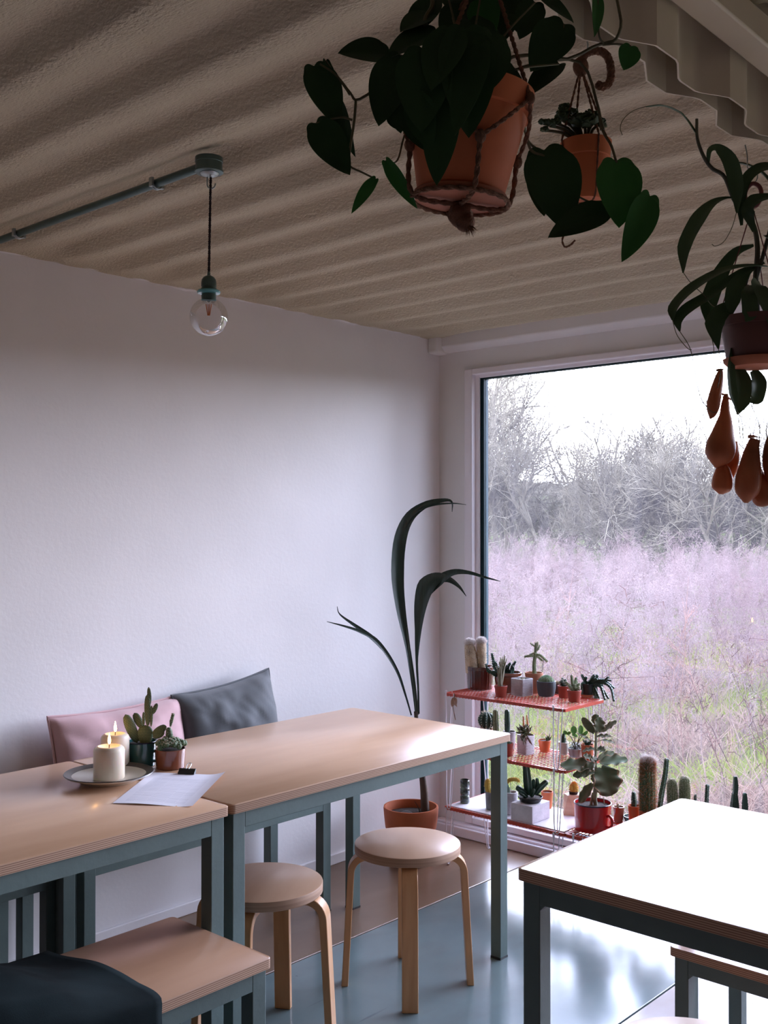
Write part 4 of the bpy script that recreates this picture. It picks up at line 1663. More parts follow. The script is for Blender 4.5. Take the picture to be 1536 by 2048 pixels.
def shelf_at(c, x, y):
    q = at_y(full(c, x, 0)[0], 1500, y)
    return Vector((q.x, y, U_))

p = Pot('plant_pot', 'small dark red pot close behind the right side of the red mug', 'plant pot', A_, 1345, 1430, 1400, 1520, U_, .8, None)
p.body(m_brownglz2, lip=.006)
star_cactus(p, m_greystem, 1385, 1400, [(1365, 1395, 0), (1385, 1385, 0), (1375, 1375, 0)], 7, 10)
p = Pot('plant_pot', 'stack of orange plastic pots with a small dark cactus left of the hairy cactus', 'potted cactus', B_, 478, 575, 1440, 1530, U_, .75, None, base=shelf_at(B_, 525, -.22))
p.body(m_orpl, lip=.02, th=.002)
g = G()
P, r = arm(g, [p.P(522, 1450), p.P(522, 1400), p.P(520, 1350)], [p.R(18), p.R(19), p.R(14)], ribs=6)
h = G()
spines(h, P, r, 50, .01, .0004)
g.build('cactus', m_cactusd, p.t)
h.build('spines', m_spine, p.t, smooth=False)
p = Pot('potted_cactus', 'dark oval dish with a craggy grey cactus at the edge of the bright table', 'potted cactus', B_, 452, 580, 1520, 1590, U_, .7, None)
p.body(m_engreen, th=.003)
g = G()
arm(g, [p.P(553, 1540), p.P(552, 1470), p.P(555, 1415)], [p.R(20), p.R(19), p.R(12)], ribs=5, amp=.15)
g.build('cactus', mat('grey_cactus', (0.16, 0.17, 0.18), .8, .4, 30), p.t)
p = Pot('potted_cactus', 'fat orange-haired column cactus with long white hairs behind the bright table', 'potted cactus', B_, 565, 715, 1475, 1620, U_, .8, None, base=shelf_at(B_, 632, -.24))
p.body(m_terra_o, lip=.014)
g, h, k = G(), G(), G()
P, r = arm(g, [p.P(632, 1480), p.P(632, 1350), p.P(632, 1200), p.P(636, 1125)], [p.R(56), p.R(58), p.R(55), p.R(48)], ribs=13, amp=.07)
spines(h, P, r, 4200, .013, .0004, .1, jit=.6)
spines(k, P, r, 500, .026, .00022, .5, q0=.1)
spines(k, P, r, 600, .024, .00025, .8, q0=.75, jit=.7)
g.build('cactus', m_cactus, p.t)
h.build('spines', m_rust, p.t, smooth=False)
k.build('hairs', m_wool, p.t, smooth=False)


def low_cactus(label, xl, xr, yrim, yb, cols, cm, sm, spn, sl, back, pm=None, amp=.08, ribs=0):
    p = Pot('potted_cactus', label, 'potted cactus', B_, xl, xr, yrim, yb, U_, .8, None, base=shelf_at(B_, (xl + xr) / 2, back))
    p.body(pm or m_terra, lip=.008)
    g, h = G(), G()
    for pts, w, rb in cols:
        P, r = arm(g, [p.P(x, y, 0) for x, y in pts], [p.R(x) for x in w], ribs=rb, amp=amp)
        if rb in (3, 4, 5) and amp > .1:
            for i in range(1, len(P) - 3):
                for kk in range(rb):
                    t = (P[i + 1] - P[i - 1]).normalized()
                    o = Matrix.Rotation(kk * 2 * math.pi / rb, 3, t) @ t.orthogonal().normalized()
                    g.hair(P[i] + o * r[i] * .9, o, r[i] * .5, r[i] * .25)
        spines(h, P, r, spn, sl, .0003, .2)
    g.build('cactus', cm, p.t)
    h.build('spines', sm, p.t, smooth=False)
    return p


low_cactus('tall thin dark green cactus leaning beside the hairy column', 680, 770, 1480, 1600, [([(712, 1480), (730, 1350), (755, 1220), (768, 1100)], [17, 18, 17, 15], 5)], m_cactusd, m_spine, 150, .008, -.18, amp=.18)
low_cactus('twin pale fuzzy column cacti peeping over the bright table edge', 760, 960, 1500, 1600, [([(815, 1500), (812, 1350), (808, 1275)], [38, 38, 33], 15), ([(905, 1500), (905, 1340), (905, 1260)], [40, 40, 36], 15)], m_cactusp, m_spine, 1400, .008, -.28)
low_cactus('thin green spiny cactus stem standing alone above the bright table edge', 1035, 1110, 1500, 1600, [([(1070, 1500), (1070, 1400), (1076, 1295)], [13, 14, 13], 5), ([(985, 1450), (984, 1400), (984, 1365)], [8, 9, 8], 5)], m_cactusd, m_spine, 80, .009, -.25, amp=.15)
low_cactus('tall dark toothed cactus column with a narrow waist above the table edge', 1240, 1325, 1520, 1600, [([(1282, 1540), (1282, 1440), (1283, 1360)], [30, 30, 20], 4), ([(1284, 1380), (1290, 1300), (1288, 1235)], [16, 19, 14], 4)], m_cactusd, m_spine, 30, .004, -.26, amp=.2)
low_cactus('short dark toothed cactus at the right of the tall waisted one', 1330, 1400, 1520, 1600, [([(1362, 1540), (1360, 1440), (1360, 1360)], [20, 21, 14], 4)], m_cactusd, m_spine, 30, .004, -.26, amp=.2)

# ================================================================== TABLE CACTI
C_ = (0.0, 1330.0, 2.648)
p = Pot('potted_cactus', 'green enamel mug with a bunny-ear cactus of flat dotted pads', 'potted cactus', C_, 652, 810, 402, 548, TZ, .93, None)
p.body(m_engreen, th=.002, n=48)
p.pot.name = 'mug'
G().tube([(math.cos(a) * (p.rt + .001), math.sin(a) * (p.rt + .001), p.h) for a in np.linspace(0, 2 * math.pi, 49)], .0022, 8, cap=False).build('rim', m_darkblue, p.t)
dr = Vector((math.cos(-.25), math.sin(-.25), 0))
G().tube(smooth_path([dr * p.rb + Vector((0, 0, p.h * .62)), dr * (p.rb + .013) + Vector((0, 0, p.h * .55)), dr * (p.rb + .014) + Vector((0, 0, p.h * .28)), dr * p.rb + Vector((0, 0, p.h * .2))], 12), .0042, 8).build('handle', m_engreen, p.t)
g, h = G(), G()


def pad(b, tp, w, nr=(0, -1, 0), th=.35):
    B, Tt = Vector(p.P(*b[:2], b[2] if len(b) > 2 else 0)), Vector(p.P(*tp[:2], tp[2] if len(tp) > 2 else 0))
    ax = Tt - B
    L = ax.length
    ax.normalize()
    nr = Vector(nr)
    nr = (nr - ax * nr.dot(ax)).normalized()
    sd = ax.cross(nr)
    Mx = Matrix((sd, nr, ax)).transposed()
    c = (B + Tt) / 2
    W = p.R(w) / 2
    tt = max(W * th, .003)
    prof = []
    for i in range(15):
        q = i / 14
        prof.append((max(1e-4, (q ** .55) * ((1 - q) ** .45) / .5), q))
    mx_ = max(a for a, _ in prof)
    vs = []
    for a, q in prof:
        for k in range(20):
            f = 2 * math.pi * k / 20
            v = B + sd * (W * a / mx_ * math.cos(f)) + nr * (tt * a / mx_ * math.sin(f)) + ax * (L * q)
            vs.append(v)
    fs = [(i * 20 + k, i * 20 + (k + 1) % 20, (i + 1) * 20 + (k + 1) % 20, (i + 1) * 20 + k) for i in range(14) for k in range(20)]
    g.add(vs, fs)
    # rows of glochid dots
    rows_ = max(4, int(L / .0042))
    for i in range(1, rows_):
        q = i / rows_
        a = (q ** .55) * ((1 - q) ** .45) / .5 / mx_
        nn = max(3, int(2 * W * a / .0042) + 1)
        for j in range(nn):
            u = -0.9 + 1.8 * (j + .5 * (i % 2)) / nn
            y = math.sqrt(max(0, 1 - u * u))
            for sg in (1, -1):
                pt = B + sd * (W * a * u) + nr * (tt * a * y * sg) + ax * (L * q)
                h.ell(pt, (.00065, .00065, .00065), nu=5, nv=3)


pad((752, 425), (752, 318), 84)
pad((712, 412, -.004), (650, 258, -.01), 56, (.5, -1, 0))
pad((735, 340, .006), (688, 258, .012), 42, (.3, -1, .2))
pad((765, 328), (762, 155), 34)
pad((742, 325, .004), (740, 250, .006), 16)
pad((782, 330, .002), (784, 215, .002), 18)
pad((790, 262, .002), (812, 205, .006), 24)
pad((776, 215, .003), (768, 118, .003), 22)
pad((790, 365, -.004), (868, 322, -.008), 44, (0, -1, .5))
pad((795, 378, -.01), (860, 345, -.014), 50, (.2, -1, .8))
g.build('cactus_pads', mat('bunny_ear_pad', (0.075, 0.12, 0.06), .6, .2, 20), p.t)
h.build('glochids', mat('yellow_glochids', (0.70, 0.62, 0.36), .8), p.t)

p = Pot('potted_cactus', 'amber brown glazed pot with a cluster of small round cacti on the table', 'potted cactus', C_, 806, 968, 440, 560, TZ, .92, None)
p.body(m_brownglz2, th=.003, n=48)
G().lathe([(p.rb * .96, .0), (p.rb * .975, .001), (p.rb * .975, .012), (p.rb * .96, .013)], 160, mod=lambda a, z: 1 + .02 * math.cos(a * 40)).build('ribbed_foot', m_brownglz2, p.t)
g, h = G(), G()
pts_ = []
for i in range(44):
    a = i * 2.399
    rr = p.rt * .92 * math.sqrt((i + .5) / 44)
    pts_.append((math.cos(a) * rr, math.sin(a) * rr, p.h + .004 + .018 * (1 - (rr / p.rt) ** 2) + uni(0, .006), uni(.0055, .0085)))
for x, y, z, r in pts_:
    g.ell((x, y, z), (r, r, r * 1.15), nu=12, nv=8)
    for _ in range(26):
        a, b = uni(0, 6.28), uni(-.3, 1.5)
        d = Vector((math.cos(a) * math.cos(b), math.sin(a) * math.cos(b), math.sin(b)))
        h.hair(Vector((x, y, z)) + d * r, d, .0028, .0004)
P, r = arm(g, [p.P(878, 400, .012), p.P(876, 370, .012), p.P(874, 350, .012)], [p.R(16), p.R(19), p.R(15)])
spines(h, P, r, 150, .003, .0004)
P, r = arm(g, [p.P(882, 330, .012), p.P(888, 300, .012), p.P(896, 268, .012)], [p.R(5), p.R(9), p.R(8)])
spines(h, P, r, 120, .003, .0004)
g.build('cactus', m_cactus, p.t)
h.build('spines', m_spine, p.t, smooth=False)

# ================================================================== POTTED PALM
pb = at_z(823, 1737, 0) + FH * .09
t = thing('potted_palm', 'young palm with four long split leaves in a terracotta pot in the corner', 'potted palm', (pb.x, pb.y, 0), YAW)
s_ = depth(pb) / F
R1 = 55 * s_
zr = CAM.z - (1612 - 1046) * s_
pr = [(0, .03), (R1 * .60, .03), (R1 * .72, zr - .115), (R1 * .78, zr - .11), (R1 * .80, zr - .10), (R1 * .93, zr - .088), (R1 * .97, zr - .05), (R1, zr - .008), (R1 * .99, zr), (R1 * .93, zr), (R1 * .92, zr - .006), (R1 * .90, zr - .04), (0, zr - .04)]
G().lathe(pr, 56).build('pot', m_terra_o, t)
G().lathe([(R1 * .905, zr - .036), (R1 * .5, zr - .028), (0, zr - .026)], 30).build('soil', m_soil, t)
G().lathe([(0, 0), (R1 * .66, 0), (R1 * .74, .004), (R1 * .80, .014), (R1 * .76, .028), (R1 * .70, .030), (R1 * .80, .036), (R1 * .79, .046), (R1 * .66, .042), (R1 * .60, .032), (0, .031)], 48).build('saucer', m_terra_o, t)
g = G().ell((-.02, -.03, zr - .030), (.030, .024, .018))
g.build('stone', mat('grey_stone', (0.12, 0.12, 0.12), .8, .3, 20), t)


def palm_pt(x, y, back=0.0):
    return ((x - 823) * s_, back, CAM.z - (y - 1046) * s_)


g = G()
g.tube(smooth_path([palm_pt(852, 1640, .01), palm_pt(850, 1590, .01), palm_pt(845, 1545, .01), palm_pt(838, 1480, .015), palm_pt(833, 1425, .02)], 16), [9 * s_, 8 * s_, 6 * s_, 5 * s_, 4 * s_], 10)
g.tube(smooth_path([palm_pt(846, 1640), palm_pt(838, 1615, -.01), palm_pt(830, 1600, -.02)], 6), [.003, .002, .001], 6)
g.build('trunk', mat('palm_trunk', (0.10, 0.065, 0.045), .8, .4, 30, stretch=(1, 1, .3)), t)


def palm_leaf(pts, wid, face=(0, -1, 0), fold=.5, n=40):
    g = G()
    g.ribbon(smooth_path([palm_pt(*q) for q in pts], n), [w * s_ for w in wid], face, fold, .0012)
    return g


g = palm_leaf([(834, 1430, .02), (828, 1380, .02), (817, 1300, .02), (802, 1220, .03), (795, 1150, .035), (800, 1080, .03), (818, 1035, .0), (850, 1010, -.03), (885, 1001, -.05), (903, 1004, -.055), (904, 1024, -.055)], [6, 6, 10, 20, 27, 27, 22, 14, 8, 4, 1], (.25, -1, 0))
h = palm_leaf([(808, 1060, .025), (832, 1028, -.01), (862, 1013, -.05), (900, 1008, -.09), (930, 1010, -.11)], [10, 14, 11, 6, 1], (.0, -.6, 1), .3, 20)
g.add(h.v, h.f)
g.build('leaf', m_palm, t, angle=60)
g = palm_leaf([(839, 1430, .02), (838, 1380, .015), (835, 1320, 0), (838, 1260, 0), (843, 1210, -.01), (854, 1172, -.02), (875, 1156, -.03), (898, 1158, -.04), (918, 1172, -.05), (932, 1191, -.055)], [4, 4, 5, 14, 26, 36, 24, 12, 6, 1], (-.2, -1, 0), .35)
h = palm_leaf([(855, 1190, -.02), (878, 1162, -.03), (905, 1145, -.05), (935, 1144, -.08), (968, 1153, -.10), (997, 1160, -.12)], [10, 22, 14, 8, 5, 1], (0, -1, .5), .3, 24)
g.add(h.v, h.f)
g.build('leaf', m_palm, t, angle=60)
g = palm_leaf([(824, 1432, .01), (812, 1390, -.01), (797, 1345, -.03), (775, 1305, -.06), (750, 1275, -.08), (720, 1258, -.10), (690, 1247, -.12), (658, 1238, -.13)], [3, 4, 6, 8, 9, 6, 4, 1], (0, -1, .4))
h = palm_leaf([(768, 1298, -.06), (745, 1272, -.07), (715, 1250, -.08), (690, 1232, -.09), (680, 1222, -.09), (677, 1210, -.09)], [4, 9, 7, 4, 2, 1], (0, -1, .4), .3, 24)
g.add(h.v, h.f)
g.build('leaf', m_palm, t, angle=60)
g = palm_leaf([(836, 1432, .02), (830, 1370, .02), (822, 1310, .02), (814, 1255, .02)], [6, 6, 5, 1])
g.build('leaf', mat('pale_palm_leaf', (0.09, 0.12, 0.08), .5, .2, 8), t, angle=60)

# ================================================================== PENDANT LAMP AND CONDUIT
bx = at_z(418, 345, 2.262)
t = thing('pendant_lamp', 'bare clear globe bulb hanging on a braided cord from the corrugated ceiling', 'pendant lamp', (bx.x, bx.y, 2.262))
sp_ = depth(bx) / F
G().lathe([(0, -.002), (.030, -.002), (.0335, .000), (.0335, .004), (.0315, .005), (.0315, .022), (.0325, .023), (.0325, .034), (0, .034)], 40).build('ceiling_box', m_lampmet, t)
G().lathe([(0, -.012), (.012, -.010), (.020, -.006), (.022, -.003), (0, -.002)], 24, c=(.002, 0, 0)).build('cap', m_metal, t)
e1 = RT * 1.0
g = G()
hk = [(-.004, -.010), (-.004, -.026), (-.002, -.034), (.006, -.038), (.013, -.034), (.015, -.026)]
g.tube(smooth_path([(e1.x * x, e1.y * x, z) for x, z in hk], 16), .0020, 8)
g.build('hook', m_metal, t)
zc = CAM.z - (553 - 1046) * sp_ - 2.262
g = G()
for k in (0, 1):
    g.tube([(.0016 * math.cos(q * 2.2 + k * math.pi) + .004 * e1.x * (1 - q / 60), .0016 * math.sin(q * 2.2 + k * math.pi) + .004 * e1.y * (1 - q / 60), -.012 + (zc + .012) * q / 60) for q in range(61)], .0022, 6)
g.build('cord', m_cord, t)
g = G().lathe([(0, zc + .012), (.003, zc + .010), (.004, zc + .002), (.012, zc - .002), (.0165, zc - .008), (.0178, zc - .016), (.0178, zc - .024), (.0165, zc - .025), (.0165, zc - .028), (.0185, zc - .029), (.0185, zc - .035), (.0165, zc - .036), (.0175, zc - .040), (.0165, zc - .043), (.0175, zc - .046), (.0165, zc - .058), (0, zc - .058)], 32)
g.build('lamp_holder', m_lampmet, t)
g = G().lathe([(.0175, zc - .033), (.026, zc - .034), (.0278, zc - .037), (.026, zc - .041), (.0175, zc - .042)], 36)
g.build('glass_ring', mat('teal_ring', (0.12, 0.42, 0.45), .12, coat=.5), t)
RB = .0445
zb_ = zc - .054 - RB * .93
prof = [(.0148, zc - .056), (.0150, zc - .060)]
for i in range(0, 19):
    a = math.radians(68 - 158 * i / 18)
    prof.append((max(1e-4, RB * math.cos(a)), zb_ + RB * math.sin(a)))
G().lathe(prof, 48).build('bulb', pane_mat('bulb_glass', (0.97, 0.96, 0.96), 0, 0.55, 1.45), t, angle=180)
g = G()
m_fil = mat('amber_filament', (0.75, 0.22, 0.06), .4)
for k, dx in enumerate((-1, -.25, .35, 1)):
    g.tube([(e1.x * dx * .0065, e1.y * dx * .0065, zb_ + .030), (e1.x * dx * .0022, e1.y * dx * .0022, zb_ + .003)], .0010, 6)
g.build('filament', m_fil, t)
g = G().lathe([(.006, zc - .058), (.006, zb_ + .036), (.002, zb_ + .031), (0, zb_ + .031)], 16)
g.build('glass_stem', pane_mat('stem_glass', (0.9, 0.88, 0.88), 0, 1.0), t)

yc_ = bx.y
g = G().tube([(0.0, yc_, 2.281), (bx.x - .03, yc_, 2.281)], .0105, 14)
o = g.build('conduit', m_lampmet)
tag(o, 'grey steel conduit running along the ceiling from wall to lamp box', 'conduit')
for px in (322, 50):
    q = at_z(px, 370 if px > 200 else 470, 2.28)
    g = G()
    for dx in (-.004, .004):
        g.tube([(q.x + dx, yc_ + .0155 * math.cos(a), 2.282 + .0155 * math.sin(a)) for a in np.linspace(-math.pi, 0, 14)], .0022, 6)
    g.box(q.x - .006, q.x + .006, yc_ - .019, yc_ - .013, 2.27, 2.292)
    g.box(q.x - .006, q.x + .006, yc_ + .013, yc_ + .019, 2.27, 2.292)
    g.build('clip', m_metal, o)

# ================================================================== HANGING PLANTS
# --- heart-leaved philodendron in jute
DP = 1.335


def dpt(x, y, d=0.0):
    return at_d(x, y, DP + d)


s_ = DP / F
base = dpt(921, 388, 0)
topc = dpt(938, 190, -.0)
ax = (topc - base)
ax = (UP * ax.dot(UP) + RT * ax.dot(RT)).normalized()
ax = (ax - FW * .02).normalized()
ax = Vector((ax.x, ax.y, ax.z)).normalized()
Mz = ax.to_track_quat('Z', 'Y').to_matrix()
t = thing('hanging_philodendron', 'big hanging terracotta pot in jute netting with dark heart-shaped leaves', 'hanging plant', base)
hp = 0.128
Rb, Rt = .056, .083
pr = [(0, 0), (Rb - .003, 0), (Rb, .003), (Rb + (Rt - Rb) * .72, hp * .76), (Rt - .003, hp * .77), (Rt, hp), (Rt - .006, hp), (Rt - .008, hp - .02), (0, hp - .02)]
G().lathe(pr, 56, M=Mz).build('pot', m_terra_h, t)
G().lathe([(0, hp - .019), (Rt - .009, hp - .019), (0, hp - .010)], 24, M=Mz).build('soil', m_soil, t)
g = G().lathe([(0, -.009), (Rb + .002, -.009), (Rb + .004, -.004), (Rb + .003, -.001), (0, -.001)], 48, M=Mz)
g.build('saucer', m_terra, t)


def rope(g, pts, r=.0032, n=30, strands=2):
    P = smooth_path(pts, n)
    for k in range(strands):
        out = []
        for i, p in enumerate(P):
            tt = (P[min(i + 1, n - 1)] - P[max(i - 1, 0)]).normalized()
            o = tt.orthogonal().normalized()
            out.append(p + (Matrix.Rotation(i * 1.3 + k * 2 * math.pi / strands, 3, tt) @ o) * r * .5)
        g.tube(out, r * .72, 6)


HK = Vector((2.365, base.y + .0, 2.14)) - base          # screw hook in the beam above the pot
HK = Vector((2.36 - base.x, 0.0, 2.15 - base.z))
g = G()
for k in range(4):
    a = k * math.pi / 2 + .55
    ca, sa = math.cos(a), math.sin(a)
    rr = lambda q: Rb + (Rt - Rb) * q + .003
    P0 = Mz @ Vector((0, 0, -.014))
    P1 = Mz @ Vector((ca * (Rb + .006), sa * (Rb + .006), -.008))
    P2 = Mz @ Vector((ca * rr(.45), sa * rr(.45), hp * .40))
    a2 = a + math.pi / 4
    P3 = Mz @ Vector((math.cos(a2) * (Rt + .004), math.sin(a2) * (Rt + .004), hp * .86))
    a3 = a - math.pi / 4
    P4 = Mz @ Vector((math.cos(a3) * (Rt + .004), math.sin(a3) * (Rt + .004), hp * .86))
    rope(g, [P0, P1, P2], n=22)
    rope(g, [P2, (P2 + P3) / 2 + Mz @ Vector((math.cos(a + .4), math.sin(a + .4), 0)) * .006, P3], n=18, r=.0026)
    rope(g, [P2, (P2 + P4) / 2 + Mz @ Vector((math.cos(a - .4), math.sin(a - .4), 0)) * .006, P4], n=18, r=.0026)
    rope(g, [P3, P3.lerp(HK, .5), HK], n=60, r=.0026)
    g.ell(P2, (.007, .007, .009), nu=8, nv=6)
    g.ell(P3, (.006, .006, .008), nu=8, nv=6)
for i in range(30):
    a = i * .21
rope(g, [Mz @ Vector((math.cos(a) * (Rb + .006), math.sin(a) * (Rb + .006), -.010)) for a in np.linspace(0, 2 * math.pi, 14)], n=60, r=.003)
c = Mz @ Vector((.006, 0, -.024))
g.ell(c, (.016, .015, .017), nu=12, nv=8, mod=lambda a, z: 1 + .12 * math.sin(a * 4 + z * 5))
g.ell(c + Vector((.008, 0, -.012)), (.013, .012, .012), nu=12, nv=8)
for i in range(60):
    d = Vector((uni(-.3, 1), uni(-.5, .5), -1)).normalized()
    g.hair(c + Vector((.012, 0, -.012)), d, uni(.010, .022), .0007)
g.build('jute_hanger', m_jute, t)
g = G().tube(smooth_path([HK + Vector((0, 0, -.004)), HK + Vector((.005, 0, -.008)), HK + Vector((.006, 0, 0)), HK + Vector((0, 0, .006)), HK + Vector((0, 0, .012))], 12), .0018, 6)
g.build('hook', m_metal, t)

nC = -FW
# leaf list: base px, tip px, width px, extra depth at base, extra depth at tip, normal tweak (right, up), material 0 dark 1 mid
PH = [
    ((905, 60), (860, 175), 84, -.10, -.12, (-.2, .5), 0), ((940, 40), (1000, 130), 80, -.03, -.04, (.3, .6), 0), ((880, 110), (815, 200), 80, -.05, -.06, (-.4, .4), 0),
    ((985, 120), (1015, 185), 70, -.05, -.06, (.3, .8), 0), ((860, 30), (800, 60), 66, .02, .0, (-.2, .8), 0), ((930, 10), (890, 90), 76, .0, -.02, (0, .6), 0), ((820, 200), (850, 300), 64, -.06, -.075, (-.4, .1), 0), ((1010, 30), (960, 110), 80, .0, -.02, (-.1, .6), 0), ((790, 215), (812, 262), 50, -.02, -.03, (-.6, .1), 0),
    ((628, 132), (676, 250), 76, 0, 0, (.3, .1), 0), ((652, 122), (672, 215), 30, .01, .01, (.9, 0), 0),
    ((632, 246), (699, 346), 72, 0, -.01, (-.2, .3), 0), ((676, 200), (704, 312), 34, .02, .01, (-.8, 0), 0),
    ((775, 108), (678, 98), 74, .02, 0, (0, .5), 0), ((802, 112), (756, 250), 92, -.02, -.03, (-.2, .4), 0),
    ((872, 62), (772, 110), 84, 0, -.02, (-.2, .9), 0), ((905, 35), (920, 100), 62, 0, -.01, (0, .3), 0),
    ((960, 0), (985, 68), 68, -.01, -.03, (-.5, .4), 1), ((1070, 5), (1040, 75), 60, .02, 0, (.2, .5), 0),
    ((1128, 48), (1062, 138), 86, -.01, -.02, (.3, .6), 0), ((1118, 128), (1052, 188), 60, .02, .0, (0, 1.2), 0),
    ((890, 195), (872, 370), 72, -.105, -.10, (-.3, .2), 0), ((930, 60), (940, 270), 110, -.10, -.115, (.1, .3), 0),
    ((850, 100), (842, 262), 105, -.10, -.11, (-.1, .3), 0), ((985, 70), (950, 200), 90, -.08, -.105, (.4, .4), 0),
    ((772, 322), (833, 418), 32, -.01, -.01, (-.8, .2), 1), ((751, 358), (700, 425), 30, -.01, 0, (.2, .8), 1),
    ((1195, -14), (1192, 72), 34, -.02, -.03, (.7, 0), 1), ((1262, 92), (1248, 140), 48, 0, 0, (.3, .3), 1),
    ((1088, 300), (1132, 458), 122, .05, .04, (.1, .2), 0), ((1232, 322), (1242, 452), 98, .02, .01, (.15, .1), 1),
    ((1300, 392), (1250, 520), 66, .02, .0, (.35, .2), 1), ((1216, 418), (1096, 472), 74, .03, .02, (0, .6), 0),
    ((1092, 310), (1085, 430), 80, .07, .06, (-.7, .1), 0), ((870, 0), (815, 75), 70, .03, .02, (-.3, .5), 0),
    ((1000, -20), (1035, 60), 80, .03, .02, (.2, .6), 0), ((890, -30), (965, 55), 90, .05, .05, (.1, .5), 0),
    ((800, 180), (800, 265), 60, -.03, -.04, (-.5, .2), 0), ((1000, 130), (1052, 170), 40, .0, 0, (.3, .8), 0),
    ((960, 90), (905, 260), 70, -.11, -.125, (-.4, .2), 0), ((830, 190), (862, 300), 60, -.10, -.10, (-.4, .1), 0),
    ((1310, 400), (1300, 450), 30, .03, .02, (.9, .1), 1), ((1080, -10), (1150, 40), 40, .02, .02, (0, .7), 0)]
gd, gm = G(), G()
for b, tp, w, d0, d1, nn, k in PH:
    g = (gd, gm)[k]
    B = dpt(*b, d0) - base
    Tt = dpt(*tp, d1) - base
    nr = nC + RT * nn[0] + UP * nn[1]
    g.heart(B, Tt, w * s_, nr, lobe=.15, droop=uni(.02, .10), cup=.22, thick=.0009, rows=14, cols=7, pw=.42, pq=.86 if w > 40 else .9)
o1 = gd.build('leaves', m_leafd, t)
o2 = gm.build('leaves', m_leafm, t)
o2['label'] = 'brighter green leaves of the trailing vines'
gs = G()
crown = [dpt(935, 175, .0), dpt(905, 170, .02), dpt(970, 180, -.01)]


def vine(pts, r=.0022, r2=.0014, gg=None, ref=None):
    (gg or gs).tube([q - (ref if ref is not None else base) for q in smooth_path([dpt(*p) for p in pts], 22)], [r, r2], 6)


vine([(930, 180, 0), (830, 150, -.02), (760, 175, 0), (715, 200, 0), (700, 185, 0), (672, 150, 0), (640, 128, 0)])
vine([(712, 200, 0), (708, 245, 0), (700, 300, 0), (698, 330, .005), (725, 345, 0), (751, 358, 0)], .0018, .0012)
vine([(700, 190, 0), (690, 175, 0), (652, 122, .01)], .0016, .001)
vine([(705, 240, 0), (680, 235, 0), (632, 246, 0)], .0016, .001)
vine([(900, 190, .04), (820, 250, .06), (795, 320, .03), (772, 322, -.01)], .0016, .001)
vine([(930, 170, 0), (870, 130, -.03), (805, 112, -.02), (775, 108, .02)], .002, .0012)
vine([(960, 175, 0), (1010, 120, -.02), (1070, 110, -.01), (1135, 118, 0), (1190, 92, 0), (1215, 85, 0), (1232, 78, 0), (1242, 50, -.01), (1238, 20, -.01), (1230, -20, 0)], .0024, .0018)
vine([(1208, 88, 0), (1198, 70, -.01), (1196, 20, -.02), (1195, -14, -.02)], .0014, .001)
vine([(1205, 90, 0), (1235, 88, 0), (1262, 92, 0)], .0014, .001)
vine([(1120, 115, 0), (1125, 80, -.01), (1128, 48, -.01)], .0016, .001)
vine([(980, 185, 0), (1035, 235, 0), (1050, 262, .02), (1062, 300, .04), (1088, 312, .05)], .0024, .0018)
vine([(985, 180, 0), (1045, 250, .03), (1058, 285, .05), (1092, 310, .07)], .002, .0018)
vine([(960, 175, 0), (1060, 130, .02), (1160, 125, .03), (1195, 210, .04), (1205, 260, .03), (1222, 290, .02), (1232, 322, .02)], .0022, .0018)
vine([(1205, 260, .03), (1200, 235, .03), (1196, 215, .03)], .0035, .001)
vine([(1232, 322, .02), (1255, 380, .04), (1280, 400, .03), (1300, 392, .02)], .0018, .001)
vine([(1132, 380, .06), (1170, 400, .05), (1216, 418, .03)], .0016, .001)
vine([(860, -30, .02), (865, 10, .02), (850, 48, .01), (880, 120, 0), (910, 180, 0)], .0034, .0026)
for b, *_ in (((905, 35),), ((960, 0),), ((930, 60),), ((850, 100),), ((985, 70),), ((1070, 5),), ((872, 62),), ((1118, 128),), ((890, -30),), ((890, 195),)):
    vine([(935, 180, 0), ((935 + b[0]) / 2, (180 + b[1]) / 2 - 14, -.04), (b[0], b[1], -.02)], .0016, .0012)
gs.build('stems', m_stem, t)

# --- small hanging pot with a succulent
D2 = 1.556
s2 = D2 / F
b2 = at_d(1172, 402, D2)
t = thing('hanging_succulent', 'small hanging terracotta pot with a fleshy succulent on thin rope strings', 'hanging plant', b2, YAW)


def p2(x, y, back=0.0):
    return Vector(((x - 1172) * s2, back, (402 - y) * s2 * 1.01))


hp2 = (402 - 288) * s2 * 1.02
G().lathe([(0, 0), (.024, 0), (.026, .002), (.033, hp2 * .72), (.0355, hp2 * .73), (.038, hp2), (.035, hp2), (.034, hp2 - .012), (0, hp2 - .012)], 40).build('pot', m_terra_h, t)
g = G()
ap = p2(1162, 135)
for k in range(4):
    a = k * math.pi / 2 + .3
    r0 = .0395
    P = [p2(1170, 470) * 0 + Vector((0, 0, -.004)), Vector((math.cos(a) * .027, math.sin(a) * .027, .0)), Vector((math.cos(a) * .034, math.sin(a) * .034, hp2 * .5)), Vector((math.cos(a) * r0, math.sin(a) * r0, hp2)), ap]
    rope(g, P[:4], r=.0013, n=24)
    rope(g, [P[3], P[3].lerp(ap, .5), ap], r=.0016, n=30)
g.ell(ap, (.012, .010, .015), nu=10, nv=8, mod=lambda a, z: 1 + .1 * math.sin(a * 5))
rope(g, [ap, p2(1170, 112), p2(1190, 103), p2(1212, 110), p2(1222, 135), p2(1220, 165), p2(1205, 175), p2(1196, 170)], r=.0055, n=40, strands=3)
rope(g, [Vector((0, 0, -.004)), p2(1170, 440), p2(1128, 470), p2(1128, 492), p2(1140, 490), p2(1150, 480)], r=.0014, n=30)
g.build('jute_hanger', m_jute, t)
g = G()
